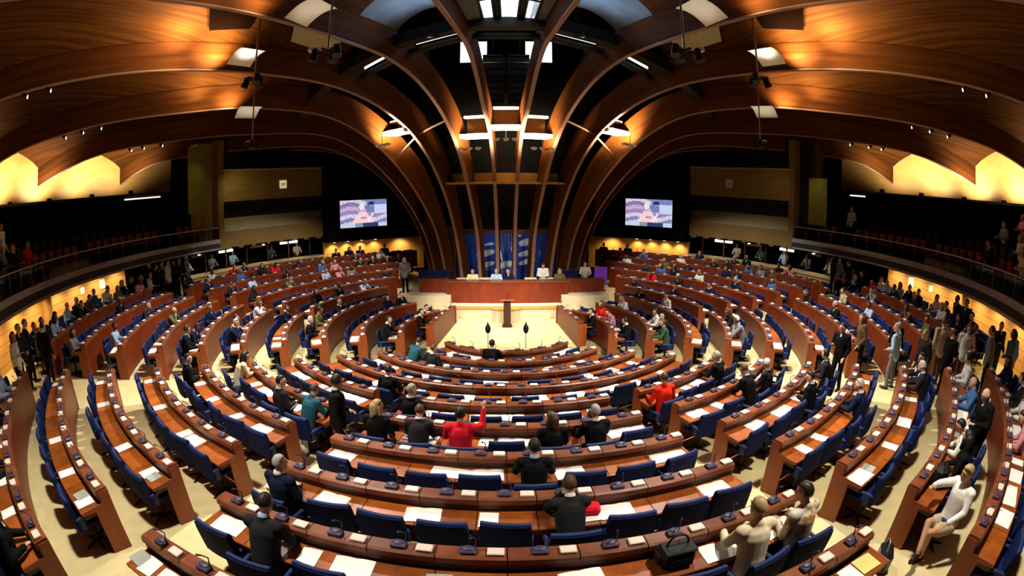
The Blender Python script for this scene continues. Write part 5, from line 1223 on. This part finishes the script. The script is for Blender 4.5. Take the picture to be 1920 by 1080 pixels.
b = MB(); b.box((0, .091, .12), (.29, .004, .19), tilt=-.25); b.build('screen', mat('laptop_screen', (.8, .85, .95), .4, emit=(.75, .85, 1), es=.8), t)
t = thing('handbag', 'bulging black leather bag on the desk left of the cream-clad person', 'bag', on_desk(8, 7.7, .20), rz=R_(7)); t['org'] = (0, 0, 0)
b = MB(); b.box((0, 0, .12), (.44, .26, .24), ch=.07); b.box((0, -.03, .235), (.36, .23, .03), ch=.012); b.box((.02, -.135, .10), (.26, .03, .12), ch=.012); b.build('bag_body', M['black'], t)
b = MB(); b.tube([(.12 * math.cos(q), 0, .25 + .13 * math.sin(q)) for q in [PI * i / 8 for i in range(9)]], .012, 6); b.build('handle', M['black'], t)
t = thing('handbag', 'black bag on the floor beneath the crossed legs at the right aisle', 'bag', (*P(rk(9) + .1, 19.6), floorz(rk(9))), rz=R_(50)); t['org'] = (0, 0, 0)
b = MB(); b.box((0, 0, .17), (.40, .20, .34), ch=.06); b.build('bag_body', M['blackgloss'], t)
b = MB(); b.tube([(.11 * math.cos(q), .03, .33 + .12 * math.sin(q)) for q in [PI * i / 8 for i in range(9)]], .012, 6); b.build('handle', M['chrome'], t)
t = thing('handbag', 'black rucksack on the ninth-row desk next to the crossed-leg person', 'bag', on_desk(9, 24.6, .20), rz=R_(24)); t['org'] = (0, 0, 0)
b = MB(); b.box((0, 0, .17), (.34, .24, .34), ch=.08); b.build('bag_body', M['black'], t)
b = MB(); b.ell((.04, -.13, .12), (.12, .05, .09), 12, 8); b.build('front_pocket', M['redseat'], t)
b = MB(); b.box((0, 0, .06), (.30, .20, .12), ch=.03); o = b.build('red_pouch', CL['red'], loc=on_desk(7, 4.9, .16)); tag(o, 'red pouch on the desk beside the person with head in hands', 'pouch')
for n_, (k_, a_) in enumerate([(5.5, -24.6), (7.5, -13.2), (7.5, -5.6), (7.5, -2.0), (7.5, 5.6)]):
    r_ = R0 + 1.25 * k_; o = MB().lathe([(.07, 0), (.085, .02), (.075, .20), (.045, .26), (.05, .31)], 12).build('waste_bag', M['white'], loc=(*P(r_, a_), floorz(r_)))
    tag(o, f'white paper waste bag on the floor behind the chairs, {ORD[n_]} counting from the left' if n_ < 99 else '', 'bag', 'white waste bags')
